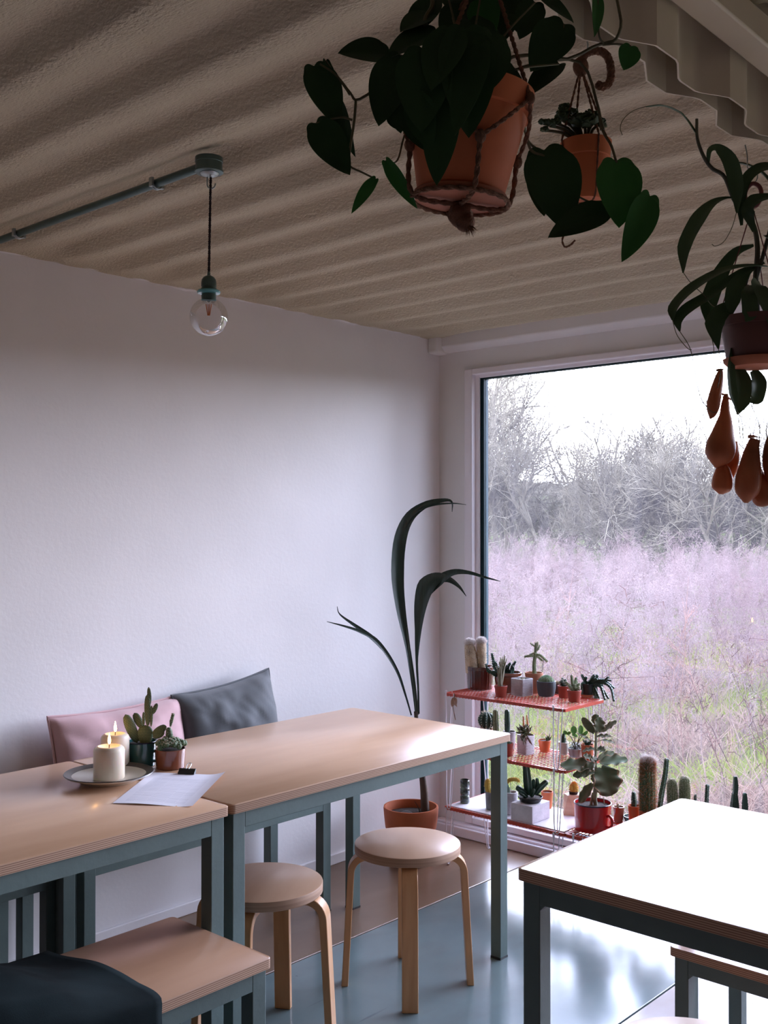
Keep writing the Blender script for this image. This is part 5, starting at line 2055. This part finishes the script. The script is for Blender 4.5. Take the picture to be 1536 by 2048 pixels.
g.tube(smooth_path([p2(1164, 125), p2(1174, 105), p2(1176, 88), p2(1168, 72), p2(1148, 60), p2(1143, 45), p2(1142, 15)], 20), .0011, 6)
g.build('wire_hook', m_metal, t)
gl, gst = G(), G()


def rosette(c, R, n=14, tilt=None):
    c = Vector(c)
    M3 = Euler(tilt or (0, 0, 0)).to_matrix()
    for i in range(n):
        a = i * 2.399
        el = .15 + .95 * (1 - i / n)
        L = R * (1 - .5 * (i / n)) if i else R
        d = M3 @ Vector((math.cos(a) * math.cos(1.2 - el), math.sin(a) * math.cos(1.2 - el), math.sin(1.2 - el)))
        up_ = M3 @ Vector((0, 0, 1))
        gl.heart(c + d * R * .15, c + d * R, R * .75, up_, lobe=0, droop=-.1, cup=.3, thick=.0022, rows=7, cols=3, pw=.8, pq=.4)


for x, y, R, bk in ((1165, 262, .022, -.02), (1180, 245, .016, -.01), (1150, 250, .014, 0), (1128, 232, .013, 0), (1132, 215, .011, .01), (1120, 245, .011, -.01), (1095, 262, .010, -.02), (1082, 258, .008, -.02), (1108, 255, .009, -.015), (1190, 262, .014, -.02), (1145, 228, .010, .0), (1085, 272, .007, -.02), (1175, 268, .016, -.035)):
    rosette(p2(x, y, bk), R, tilt=(uni(.1, .7), uni(-.5, .3), 0))
    gst.tube(smooth_path([Vector((0, 0, hp2 - .012)), (p2(x, y, bk) + Vector((0, 0, hp2))) / 2 + Vector((0, 0, .004)), p2(x, y, bk)], 6), .0022, 6)
gl.build('succulent_leaves', mat('fleshy_rosette_leaf', (0.07, 0.12, 0.055), .5, 0.2, 14, trans=.15), t)
gst.build('stems', m_stem, t)

# --- pitcher plant
D3 = 2.015
s3 = D3 / F
b3 = at_d(1512, 728, D3)
t = thing('hanging_pitcher_plant', 'hanging pitcher plant in a brown pot with red-brown pitchers before the window', 'hanging plant', b3, YAW)


def p3(x, y, back=0.0):
    return Vector(((x - 1512) * s3, back, (728 - y) * s3))


hp3 = 92 * s3
G().lathe([(0, 0), (.052, 0), (.054, .004), (.064, hp3 * .8), (.069, hp3 * .81), (.071, hp3), (.067, hp3), (.065, hp3 - .015), (0, hp3 - .015)], 48).build('pot', mat('brown_plastic_pot', (0.11, 0.04, 0.03), .5, .1, 8), t)
G().lathe([(0, -.006), (.050, -.006), (.060, .004), (.061, .010), (.058, .010), (.050, 0), (0, 0)], 48).build('saucer', m_terra, t)
G().lathe([(0, hp3 - .012), (.064, hp3 - .013), (0, hp3 - .006)], 24).build('soil', m_soil, t)
g = G()
ring_c = p3(1508, 385)
for k in range(3):
    a = k * 2 * math.pi / 3 + .9
    g.tube([Vector((math.cos(a) * .072, math.sin(a) * .072, hp3 * .9)), p3(1506, 412)], .0011, 6)
    g.ell(Vector((math.cos(a) * .072, math.sin(a) * .072, hp3 * .9)), (.004, .004, .006), nu=8, nv=6)
g.tube(smooth_path([p3(1505, 412), p3(1492, 395), p3(1494, 378), p3(1506, 366), p3(1520, 372), p3(1524, 390), p3(1516, 408), p3(1506, 414)], 30), .0042, 8)
g.build('hanger', mat('red_brown_cord', (0.16, 0.035, 0.03), .6), t)
g = G()
g.tube(smooth_path([p3(1504, 368), p3(1514, 360), p3(1516, 348), p3(1508, 338), p3(1497, 335), p3(1496, 310), p3(1492, 288)], 20), .0013, 6)
g.build('wire_hook', m_metal, t)
g = G()
g.tube(smooth_path([p3(1515, 640), p3(1512, 560), p3(1516, 500), p3(1510, 455), p3(1495, 430), p3(1470, 400), p3(1450, 352), p3(1425, 335), p3(1408, 310), p3(1396, 275), p3(1395, 236)], 40), [.006, .005, .0045, .004, .0035, .003], 8)
g.tube(smooth_path([p3(1512, 560), p3(1530, 500), p3(1545, 440), p3(1550, 380)], 12), .004, 8)
g.tube(smooth_path([p3(1500, 640), p3(1490, 580), p3(1500, 540)], 12), .004, 8)
g.build('stems', mat('nepenthes_stem', (0.06, 0.06, 0.035), .6, .3, 14), t)
NL = [  # points(px, back), widths px, facing
    ([(1396, 268, 0), (1372, 232, 0), (1350, 222, -.01), (1320, 217, -.02), (1288, 219, -.02)], [8, 9, 9, 12, 3], (0, -.5, 1)),
    ([(1418, 325, 0), (1418, 303, -.01), (1436, 300, -.01), (1456, 330, -.02), (1468, 380, -.02), (1468, 431, -.02)], [5, 12, 18, 30, 30, 4], (-.7, -1, .2)),
    ([(1475, 396, 0), (1450, 398, -.01), (1420, 412, -.02), (1390, 445, -.03), (1362, 500, -.03), (1358, 553, -.03)], [4, 8, 20, 34, 30, 3], (-.6, -1, .5)),
    ([(1536, 532, 0), (1490, 536, -.02), (1430, 553, -.04), (1370, 588, -.05), (1334, 625, -.05), (1331, 650, -.05)], [6, 16, 26, 30, 24, 4], (-.3, -.7, 1)),
    ([(1530, 525, 0), (1480, 545, 0), (1420, 590, -.02), (1365, 625, -.04), (1342, 650, -.05), (1345, 672, -.05)], [6, 14, 22, 26, 20, 3], (-.4, -1, .5)),
    ([(1508, 490, 0), (1478, 500, .02), (1450, 545, .03), (1428, 600, .03), (1424, 640, .03)], [6, 20, 34, 36, 4], (-.5, -1, 0)),
    ([(1512, 535, 0), (1485, 550, -.02), (1462, 580, -.03), (1455, 610, -.03), (1452, 638, -.03)], [5, 20, 34, 30, 4], (-.4, -1, .2)),
    ([(1465, 602, 0), (1440, 625, -.02), (1420, 655, -.03), (1427, 703, -.03)], [6, 34, 38, 3], (-.4, -1, .3)),
    ([(1484, 450, 0), (1478, 410, -.01), (1488, 365, -.01), (1515, 340, -.01), (1550, 334, 0), (1600, 345, 0)], [6, 18, 22, 24, 24, 16], (0, -1, .6)),
    ([(1460, 325, .02), (1490, 318, .02), (1530, 335, .02), (1560, 370, .02)], [3, 14, 18, 12], (0, -.6, 1)),
    ([(1505, 465, -.01), (1490, 430, -.02), (1500, 410, -.03), (1540, 400, -.03)], [8, 26, 34, 16], (-.3, -.8, .7)),
    ([(1515, 560, 0), (1500, 580, -.04), (1510, 620, -.06), (1518, 680, -.07)], [8, 30, 36, 3], (.2, -1, .2)),
    ([(1540, 520, 0), (1560, 560, -.04), (1555, 620, -.05), (1540, 660, -.06)], [8, 34, 40, 4], (.2, -1, .2)),
    ([(1500, 570, 0), (1480, 600, -.05), (1478, 640, -.06), (1470, 655, -.06)], [8, 30, 30, 3], (-.2, -1, .2)),
    ([(1530, 470, 0), (1545, 500, -.03), (1570, 560, -.04), (1590, 620, -.04)], [8, 30, 36, 4], (.4, -1, .3)),
    ([(1485, 730, .03), (1495, 760, .03), (1490, 800, .03), (1485, 826, .03)], [20, 38, 40, 4], (.2, -1, 0)),
    ([(1520, 735, .04), (1530, 760, .04), (1525, 790, .04), (1515, 800, .04)], [20, 40, 36, 4], (.4, -1, 0)),
    ([(1458, 700, -.02), (1454, 745, -.02), (1458, 790, -.02), (1468, 826, -.02)], [10, 20, 22, 3], (.4, -1, 0)),
    ([(1545, 600, 0), (1590, 620, -.02), (1620, 700, -.03), (1625, 760, -.03)], [10, 36, 30, 3], (.4, -1, .3)),
    ([(1550, 480, 0), (1600, 470, 0), (1650, 520, 0), (1670, 600, 0)], [10, 34, 30, 3], (.2, -1, .6))]
g = G()
for pts, w, fc in NL:
    g.ribbon(smooth_path([p3(*q) for q in pts], 22), [x * s3 for x in w], fc, .25, .0014)
g.build('leaves', m_nep, t, angle=60)
g = G()
for pts in ([(1288, 219, -.02), (1262, 228, -.02), (1243, 245, -.02), (1237, 262, -.02), (1241, 276, -.02)],
            [(1467, 430, -.02), (1458, 460, -.02), (1442, 488, -.02), (1425, 497, -.02), (1418, 493, -.02)],
            [(1358, 552, -.03), (1375, 575, -.03), (1400, 598, -.03), (1418, 615, -.02), (1450, 620, 0)],
            [(1331, 650, -.05), (1340, 680, -.05), (1360, 705, -.05), (1368, 708, -.05)],
            [(1345, 672, -.05), (1365, 705, -.05), (1374, 750, -.05), (1385, 800, -.05), (1405, 828, -.05), (1417, 830, -.05)],
            [(1427, 703, -.03), (1432, 740, -.03), (1425, 780, -.03)], [(1424, 640, .03), (1434, 690, .02), (1428, 740, .0), (1446, 795, 0)],
            [(1468, 826, -.02), (1480, 845, -.01), (1486, 880, 0)], [(1485, 826, .03), (1478, 850, .0), (1480, 878, 0)], [(1515, 800, .04), (1518, 850, .0), (1518, 880, 0)], [(1436, 835, 0), (1428, 870, 0), (1425, 880, 0), (1444, 930, 0)], [(1540, 830, 0), (1532, 860, 0), (1536, 900, 0)]):
    G().tube(smooth_path([p3(*q) for q in pts], 18), .0008, 5).build('tendril', m_stem, t)


def pitcher(pts, w, lid=None):
    P = smooth_path([p3(*q) for q in pts], 26)
    g = G().tube(P, [x / 2 * s3 for x in w], 18)
    o = g.build('pitcher', m_pitch, t, angle=80)
    if lid:
        b_, t_, w_ = lid
        G().heart(p3(*b_), p3(*t_), w_ * s3, (0, -.4, 1), lobe=.1, thick=.0015, rows=7, cols=4).build('lid', m_pitch, o)


pitcher([(1452, 788, 0), (1450, 812, 0), (1449, 840, 0), (1443, 880, 0), (1438, 912, 0), (1432, 936, 0)], [8, 16, 22, 40, 58, 50, 6], ((1462, 800, 0), (1440, 782, 0), 16))
pitcher([(1442, 738, 0), (1436, 765, 0), (1428, 800, 0), (1424, 826, 0), (1420, 838, 0)], [8, 18, 24, 26, 16, 3], ((1432, 742, 0), (1448, 736, 0), 12))
pitcher([(1450, 905, .01), (1448, 925, .01), (1448, 950, .01), (1446, 975, .01), (1444, 988, .01)], [6, 10, 30, 40, 36, 8])
pitcher([(1506, 880, -.01), (1500, 900, -.01), (1495, 940, -.01), (1490, 980, -.01), (1487, 1006, -.01)], [20, 26, 38, 50, 44, 8], ((1492, 876, -.01), (1512, 872, -.01), 18))
pitcher([(1478, 880, .03), (1474, 905, .03), (1470, 935, .03), (1470, 960, .03)], [14, 26, 32, 26, 6], ((1484, 886, .03), (1470, 880, .03), 14))
pitcher([(1500, 900, .03), (1512, 930, .02), (1520, 970, .01), (1530, 1000, .0), (1536, 1010, 0)], [10, 24, 42, 44, 6])
pitcher([(1538, 870, -.01), (1538, 900, -.01), (1545, 950, -.01), (1548, 990, -.01)], [12, 26, 40, 34, 6])

# ================================================================== OUTSIDE
GZ = -0.25
# rough grassy ground that rises to a far green field
rng_ = np.random.default_rng(5)


def ground_z(x, y):
    z = GZ + 0.10 * mnoise.noise(Vector((x * .12, y * .12, 0)))
    if y > 24:
        z += min(1.0, (y - 24) / 60) ** 1.2 * 4.4
    return z


def gm_mat():
    m = mat('rough_meadow', (0.055, 0.044, 0.028), .95, 0, .9, col2=(0.045, 0.062, 0.013), bump=1.0, bscale=30, detail=8, lo=.38, hi=.58, spec=0.0)
    return m


m_meadow = gm_mat()
m_field = mat('far_green_field', (0.022, 0.028, 0.009), .95, 0, .15, col2=(0.026, 0.029, 0.013), spec=0.0)
g = G()
xs = np.concatenate([np.linspace(-160, -20, 16), np.linspace(-18, 22, 41), np.linspace(26, 160, 14)])
ys_ = np.concatenate([np.linspace(0.12, 24, 33), np.linspace(26, 260, 48)])
vs = [(x, y, ground_z(x, y)) for x in xs for y in ys_]
n = len(ys_)
for i in range(len(xs) - 1):
    for j in range(n - 1):
        a = i * n + j
        g.f.append((a, a + n, a + n + 1, a + 1))
        g.mi.append(1 if ys_[j] > 23 else 0)
g.v = vs
o = g.build('ground', [m_meadow, m_field], angle=180)
o['kind'] = 'structure'
g = G().box(-60, 60, -60, 0.12, GZ - .1, GZ - .02)
g.box(-3, 8, 0.12, 0.80, GZ - .1, GZ + .16)  # unseen pale strip, added to bounce daylight up to the ceiling
o = g.build('ground', mat('yard_and_bounce_gravel', (0.42, 0.37, 0.26), .95, .3, 2, spec=0.0))
o['kind'] = 'structure'


def np_mesh(name, V, T, m):
    me = bpy.data.meshes.new(name)
    nv, nt = len(V), len(T)
    me.vertices.add(nv)
    me.vertices.foreach_set('co', V.astype(np.float32).ravel())
    me.loops.add(nt * 3)
    me.loops.foreach_set('vertex_index', T.astype(np.int32).ravel())
    me.polygons.add(nt)
    me.polygons.foreach_set('loop_start', np.arange(0, nt * 3, 3, dtype=np.int32))
    me.update(calc_edges=True)
    me.materials.append(m)
    o = bpy.data.objects.new(name, me)
    COL.objects.link(o)
    return o


def weed_variant(seed):
    r = np.random.default_rng(seed)
    V, T = [], []

    def strip(p, q, w0, w1):
        d = q - p
        o_ = np.cross(d, r.normal(size=3))
        o_ /= np.linalg.norm(o_) + 1e-9
        k = len(V)
        V.extend([p - o_ * w0, p + o_ * w0, q + o_ * w1, q - o_ * w1])
        T.extend([(k, k + 1, k + 2), (k, k + 2, k + 3)])

    def fluff(p, s, n):
        for _ in range(n):
            c = p + r.normal(size=3) * s
            a, b = r.normal(size=3), r.normal(size=3)
            a *= .011 / (np.linalg.norm(a) + 1e-9)
            b *= .011 / (np.linalg.norm(b) + 1e-9)
            k = len(V)
            V.extend([c, c + a, c + b])
            T.append((k, k + 1, k + 2))
    H = r.uniform(.95, 1.4)
    lean = r.normal(size=2) * .12
    p = np.zeros(3)
    P = [p]
    for i in range(6):
        p = p + np.array([lean[0] * H / 6 * (i * .5), lean[1] * H / 6 * (i * .5), H / 6])
        P.append(p)
    for i in range(6):
        strip(P[i], P[i + 1], .0028 - i * .0003, .0025 - i * .0003)
    for b in range(r.integers(11, 17)):
        q = r.uniform(.35, 1.0) * 6
        i = min(int(q), 5)
        c = P[i] + (P[i + 1] - P[i]) * (q - i)
        a = r.uniform(0, 6.28)
        L = r.uniform(.12, .34) * (1.25 - q / 8)
        d = np.array([math.cos(a) * .55, math.sin(a) * .55, .85]) * L
        e = c + d
        strip(c, e, .0014, .0007)
        for s_ in range(5):
            w = c + d * (.3 + .16 * s_)
            e2 = w + np.array([r.normal() * .045, r.normal() * .045, r.uniform(.01, .07)])
            strip(w, e2, .0008, .0005)
            fluff(e2, .016, 5)
        fluff(e, .016, 7)
    return np.array(V), np.array(T)


def scatter(name, variants, pos, scale, m, tilt=.08):
    V, T = [], []
    off = 0
    for i, (p, sc) in enumerate(zip(pos, scale)):
        v, t_ = variants[i % len(variants)]
        a = rng_.uniform(0, 6.28)
        ca, sa = math.cos(a), math.sin(a)
        tx, ty = rng_.normal(size=2) * tilt
        v2 = np.empty_like(v)
        v2[:, 0] = (v[:, 0] * ca - v[:, 1] * sa + v[:, 2] * tx) * sc + p[0]
        v2[:, 1] = (v[:, 0] * sa + v[:, 1] * ca + v[:, 2] * ty) * sc + p[1]
        v2[:, 2] = v[:, 2] * sc + p[2]
        V.append(v2)
        T.append(t_ + off)
        off += len(v)
    return np_mesh(name, np.concatenate(V), np.concatenate(T), m)


def in_view(x, y, pad=1.5):
    """the wedge of land the window can show, with room to step aside"""
    t_ = (y + 3.9)
    return (3.1 - t_ * 1.15 - pad) < x < (3.1 - t_ * .12 + pad + 1.0)


variants = [weed_variant(s) for s in range(10)]
pos, scl = [], []
while len(pos) < 3300:
    y = 0.9 + 15.5 * rng_.random() ** 1.15
    x = rng_.uniform(-20, 5)
    if not in_view(x, y):
        continue
    # clearing of low green grass near the window
    nz = mnoise.noise(Vector((x * .55, y * .55, 3.3)))
    if y < 3.2 and (nz > -.02 or x > 1.6) and rng_.random() < .8:
        continue
    if nz > .28 and rng_.random() < .7:
        continue
    pos.append((x, y, ground_z(x, y)))
    scl.append(rng_.uniform(.72, 1.08) * (0.62 + .38 * min(1, y / 4.0)))
m_weed = mat('dry_mauve_weeds', (0.128, 0.098, 0.094), .9, 0, .6, col2=(0.082, 0.054, 0.053), trans=.35, spec=0.0)
o = scatter('dry_weeds', variants, pos, scl, m_weed)
tag(o, 'tall dry pinkish weeds filling the field outside the window', 'dry weeds', kind='stuff')


def twig_variant(seed):
    r = np.random.default_rng(seed)
    V, T = [], []

    def strip(p, q, w0, w1):
        d = q - p
        o_ = np.cross(d, r.normal(size=3))
        o_ /= np.linalg.norm(o_) + 1e-9
        k = len(V)
        V.extend([p - o_ * w0, p + o_ * w0, q + o_ * w1, q - o_ * w1])
        T.extend([(k, k + 1, k + 2), (k, k + 2, k + 3)])
    H = r.uniform(.8, 1.3)
    P = [np.zeros(3)]
    d = np.array([r.normal() * .25, r.normal() * .25, 1.0])
    for i in range(7):
        d = d + r.normal(size=3) * .10
        P.append(P[-1] + d / np.linalg.norm(d) * H / 7)
    for i in range(7):
        strip(P[i], P[i + 1], .0034 - i * .0003, .0031 - i * .0003)
    for b in range(16):
        i = r.integers(1, 7)
        e = P[i] + np.array([r.normal() * .12, r.normal() * .12, r.uniform(.03, .22)])
        strip(P[i], e, .0016, .001)
        for s_ in range(3):
            c = P[i] + (e - P[i]) * (.4 + .3 * s_)
            strip(c, c + r.normal(size=3) * .025, .003, .002)
    return np.array(V), np.array(T)


tv = [twig_variant(s) for s in range(8)]
pos, scl = [], []
while len(pos) < 700:
    y = 1.0 + 11 * rng_.random()
    x = rng_.uniform(-14, 5)
    if in_view(x, y):
        pos.append((x, y, ground_z(x, y)))
        scl.append(rng_.uniform(.6, 1.0))
o = scatter('dead_stems', tv, pos, scl, mat('red_brown_dead_stems', (0.040, 0.018, 0.014), .9, .3, .5, spec=0.0), .15)
tag(o, 'thin red-brown dead stems scattered through the pale weeds', 'dead stems', kind='stuff')


def grass_variant(seed, blades=34, Hh=.26, spread=.09):
    r = np.random.default_rng(seed)
    V, T = [], []
    for _ in range(blades):
        b = np.array([r.normal() * spread, r.normal() * spread, 0])
        d = np.array([r.normal() * .5, r.normal() * .5, 1.0])
        d *= Hh * r.uniform(.5, 1.2) / np.linalg.norm(d)
        o_ = np.cross(d, r.normal(size=3))
        o_ *= .0026 / (np.linalg.norm(o_) + 1e-9)
        mid = b + d * .6
        tip = b + d + np.array([d[0], d[1], -.02]) * .5
        k = len(V)
        V.extend([b - o_, b + o_, mid + o_ * .8, mid - o_ * .8, tip])
        T.extend([(k, k + 1, k + 2), (k, k + 2, k + 3), (k + 3, k + 2, k + 4)])
    return np.array(V), np.array(T)


gv = [grass_variant(s) for s in range(8)]
pos, scl, pos2, scl2 = [], [], [], []
while len(pos) < 3600:
    y = 0.95 + 9 * rng_.random() ** 1.4
    x = rng_.uniform(-12, 5)
    if not in_view(x, y):
        continue
    q = (x, y, ground_z(x, y))
    if mnoise.noise(Vector((x * .9, y * .9, 9.0))) > -.12:
        pos.append(q)
        scl.append(rng_.uniform(.6, 1.2))
    else:
        pos2.append(q)
        scl2.append(rng_.uniform(.8, 1.7))
o = scatter('green_grass', gv, pos, scl, mat('yellow_green_grass', (0.115, 0.138, 0.020), .8, .3, 1.2, trans=.35, spec=0.0), .2)
tag(o, 'low yellow-green grass growing between the dry weeds', 'grass', kind='stuff')
o = scatter('dead_grass', gv, pos2, scl2, mat('straw_grass', (0.15, 0.105, 0.08), .8, .2, 1.2, trans=.3, spec=0.0), .3)
tag(o, 'matted straw-coloured dead grass near the window', 'dead grass', kind='stuff')

# darker bramble stalks in front of the weeds


def stalk(seed):
    r = random.Random(seed)
    g = G()
    P = [Vector((0, 0, 0))]
    d = Vector((r.uniform(-.25, .25), r.uniform(-.2, .2), 1)).normalized()
    H = r.uniform(.9, 1.5)
    for i in range(10):
        d = (d + Vector((r.uniform(-.1, .1), r.uniform(-.1, .1), 0))).normalized()
        P.append(P[-1] + d * H / 10)
    g.tube(P, [.0035, .0022, .001], 5)
    for i in range(26):
        k = r.randint(2, 9)
        a = r.uniform(0, 6.28)
        e = Vector((math.cos(a), math.sin(a), r.uniform(.4, 1.4))).normalized() * r.uniform(.05, .2)
        g.tube([P[k], P[k] + e], [.0013, .0005], 4)
        for q in range(4):
            c = P[k] + e * (.4 + .2 * q)
            g.ell(c, (.003, .003, .004), nu=5, nv=3)
    return g


m_bram = mat('dark_brown_stalk', (0.13, 0.075, 0.06), .9, .3, 3, spec=0.0)
stalks = [stalk(s) for s in range(4)]
meshes = []
wh = [('leftmost, behind the wire shelves', 1060, 2.4), ('above the middle of the wire shelves', 1110, 3.2), ('behind the tip of the top shelf', 1190, 2.6), ('right of the top shelf', 1262, 2.0), ('above the hairy column cactus', 1335, 1.9), ('right of the hairy column cactus', 1368, 2.3), ('left of the green clearing', 1405, 3.0), ('leaning across the green clearing', 1460, 2.2), ('at the right edge of the window view', 1522, 2.0)]
for i, (w_, px, y) in enumerate(wh):
    q = at_y(px, 1500, y)
    o = stalks[i % 4].build('weed_stalk', m_bram) if i < 4 else COL.objects.link(meshes[i % 4].copy()) or COL.objects[-1]
    if i < 4:
        meshes.append(o)
    o.location = (q.x, y, ground_z(q.x, y))
    o.rotation_euler = (uni(-.15, .15), uni(-.2, .3), uni(0, 6))
    tag(o, 'dark knobbly dead weed stalk outside, ' + w_, 'weed stalk', 'dark dead stalks outside the window')

# bare hedgerow trees


def tree_mesh(seed, Hh, spread, dens):
    r = random.Random(seed)
    g = G()
    tips = []

    def grow(p, d, L, rad, lv):
        n = 4 if lv < 3 else 2
        rad = max(rad, .0032)
        P = [p]
        for i in range(n):
            d = (d + Vector((r.gauss(0, .13), r.gauss(0, .13), r.gauss(.03, .08)))).normalized()
            P.append(P[-1] + d * L / n)
        g.tube(P, [rad, rad * .62], 6 if lv < 2 else 3, cap=False)
        if lv >= 4:
            return
        k = [dens + 3, dens + 2, dens + 1, 5, 3][lv]
        for i in range(k):
            q = r.uniform(.25, 1.0)
            j = min(int(q * n), n - 1)
            c = P[j].lerp(P[j + 1], q * n - j)
            o_ = d.orthogonal().normalized()
            o_ = Matrix.Rotation(r.uniform(0, 6.28), 3, d) @ o_
            nd = (d * r.uniform(.5, 1.0) + o_ * r.uniform(.5, 1.0) * spread + Vector((0, 0, .12))).normalized()
            grow(c, nd, L * r.uniform(.45, .68), rad * r.uniform(.38, .55), lv + 1)
    for s_ in range(r.choice((1, 2, 3))):
        grow(Vector((r.uniform(-.3, .3), r.uniform(-.3, .3), 0)), Vector((r.uniform(-.3, .3), r.uniform(-.3, .3), 1)).normalized(), Hh * .55, Hh * .013, 0)
    # undergrowth suckers
    for s_ in range(5):
        a = r.uniform(0, 6.28)
        d = Vector((math.cos(a) * .4, math.sin(a) * .4, 1)).normalized()
        grow(Vector((r.uniform(-.9, .9), r.uniform(-.6, .6), 0)), d, Hh * .3, Hh * .0035, 3)
    return g


m_bark = mat('hazed_bare_bark', (0.090, 0.080, 0.060), .95, .25, 1.2, spec=0.0)  # bark paled so its colour carries the haze over the hedgerow
protos = []
for s_ in range(6):
    g = tree_mesh(s_ + 40, 4.0, 1.0, 5)
    protos.append(g.build('bare_tree', m_bark, smooth=False))
# px of each trunk, distance (y), top in px
spots = [(905, 19, 720, 'leftmost of the front row, mostly behind the wall corner'), (975, 17, 745, 'tallest at the left window edge'), (1030, 19, 800, 'second from the left window edge'), (1085, 17.5, 835, 'behind the middle of the left pane'), (1140, 19, 850, 'with tangled pale twigs'), (1195, 17, 840, 'dark trunk near the middle'), (1250, 18.5, 850, 'slim, right of the middle'), (1310, 17.5, 870, 'with open crown showing the field'), (1365, 18.5, 850, 'leaning forked trunk'), (1420, 17, 840, 'below the pitchers'), (1475, 18, 835, 'thick trunk beneath the pitchers'), (1530, 17.2, 830, 'at the right picture edge'), (1590, 18, 825, 'just past the right picture edge')]
for i, (px, y, top, w_) in enumerate(spots):
    o = protos[i] if i < 6 else protos[i % 6].copy()
    if i >= 6:
        COL.objects.link(o)
    q = at_y(px, 1100, y)
    z0 = ground_z(q.x, y)
    zt = CAM.z - (top - 1046) * depth((q.x, y, 1.4)) / F
    o.location = (q.x, y, z0 - .05)
    zmax = float(np.percentile([v.co.z for v in o.data.vertices], 96))
    k = (zt - z0) / zmax
    o.scale = (k * 1.0, k * 1.0, k)
    o.rotation_euler = (0, 0, uni(0, 6.28))
    tag(o, 'bare hedge tree outside, ' + w_, 'tree', 'bare trees of the near hedgerow')
# farther row, hazier and lower; nothing tells them apart
for i in range(6):
    o = protos[(i * 5 + 2) % 6].copy()
    COL.objects.link(o)
    px = 930 + i * 120 + uni(-12, 12)
    y = uni(25, 33)
    q = at_y(px, 1060, y)
    z0 = ground_z(q.x, y)
    zt = CAM.z - (uni(868, 905) - 1046) * depth((q.x, y, 1.4)) / F
    o.location = (q.x, y, z0 - .05)
    zmax = max(v.co.z for v in o.data.vertices)
    k = (zt - z0) / zmax
    o.scale = (k * 1.5, k * 1.5, k)
    o.rotation_euler = (0, 0, uni(0, 6.28))
    o.name = 'bare_tree'
    tag(o, 'bare grey tree in the hazy rows behind the near hedgerow', 'tree', 'bare trees of the far rows')
# distant wood edge on the hill
g = G()
pts = []
for i in range(220):
    x = -150 + i * 1.1
    for k in range(3):
        r_ = uni(2.0, 3.4)
        g.ell((x + uni(-1, 1), 118 + uni(-5, 5), ground_z(x, 118) + uni(-1.6, .9)), (r_, r_, r_ * .8), nu=8, nv=5, mod=lambda a, z: 1 + .25 * math.sin(a * 7 + z * 9))
o = g.build('distant_woodland', mat('distant_wood', (0.034, 0.031, 0.024), .95, .15, .3, spec=0.0))
tag(o, 'hazy grey-mauve wood on the horizon beyond the green field', 'woodland', kind='stuff')
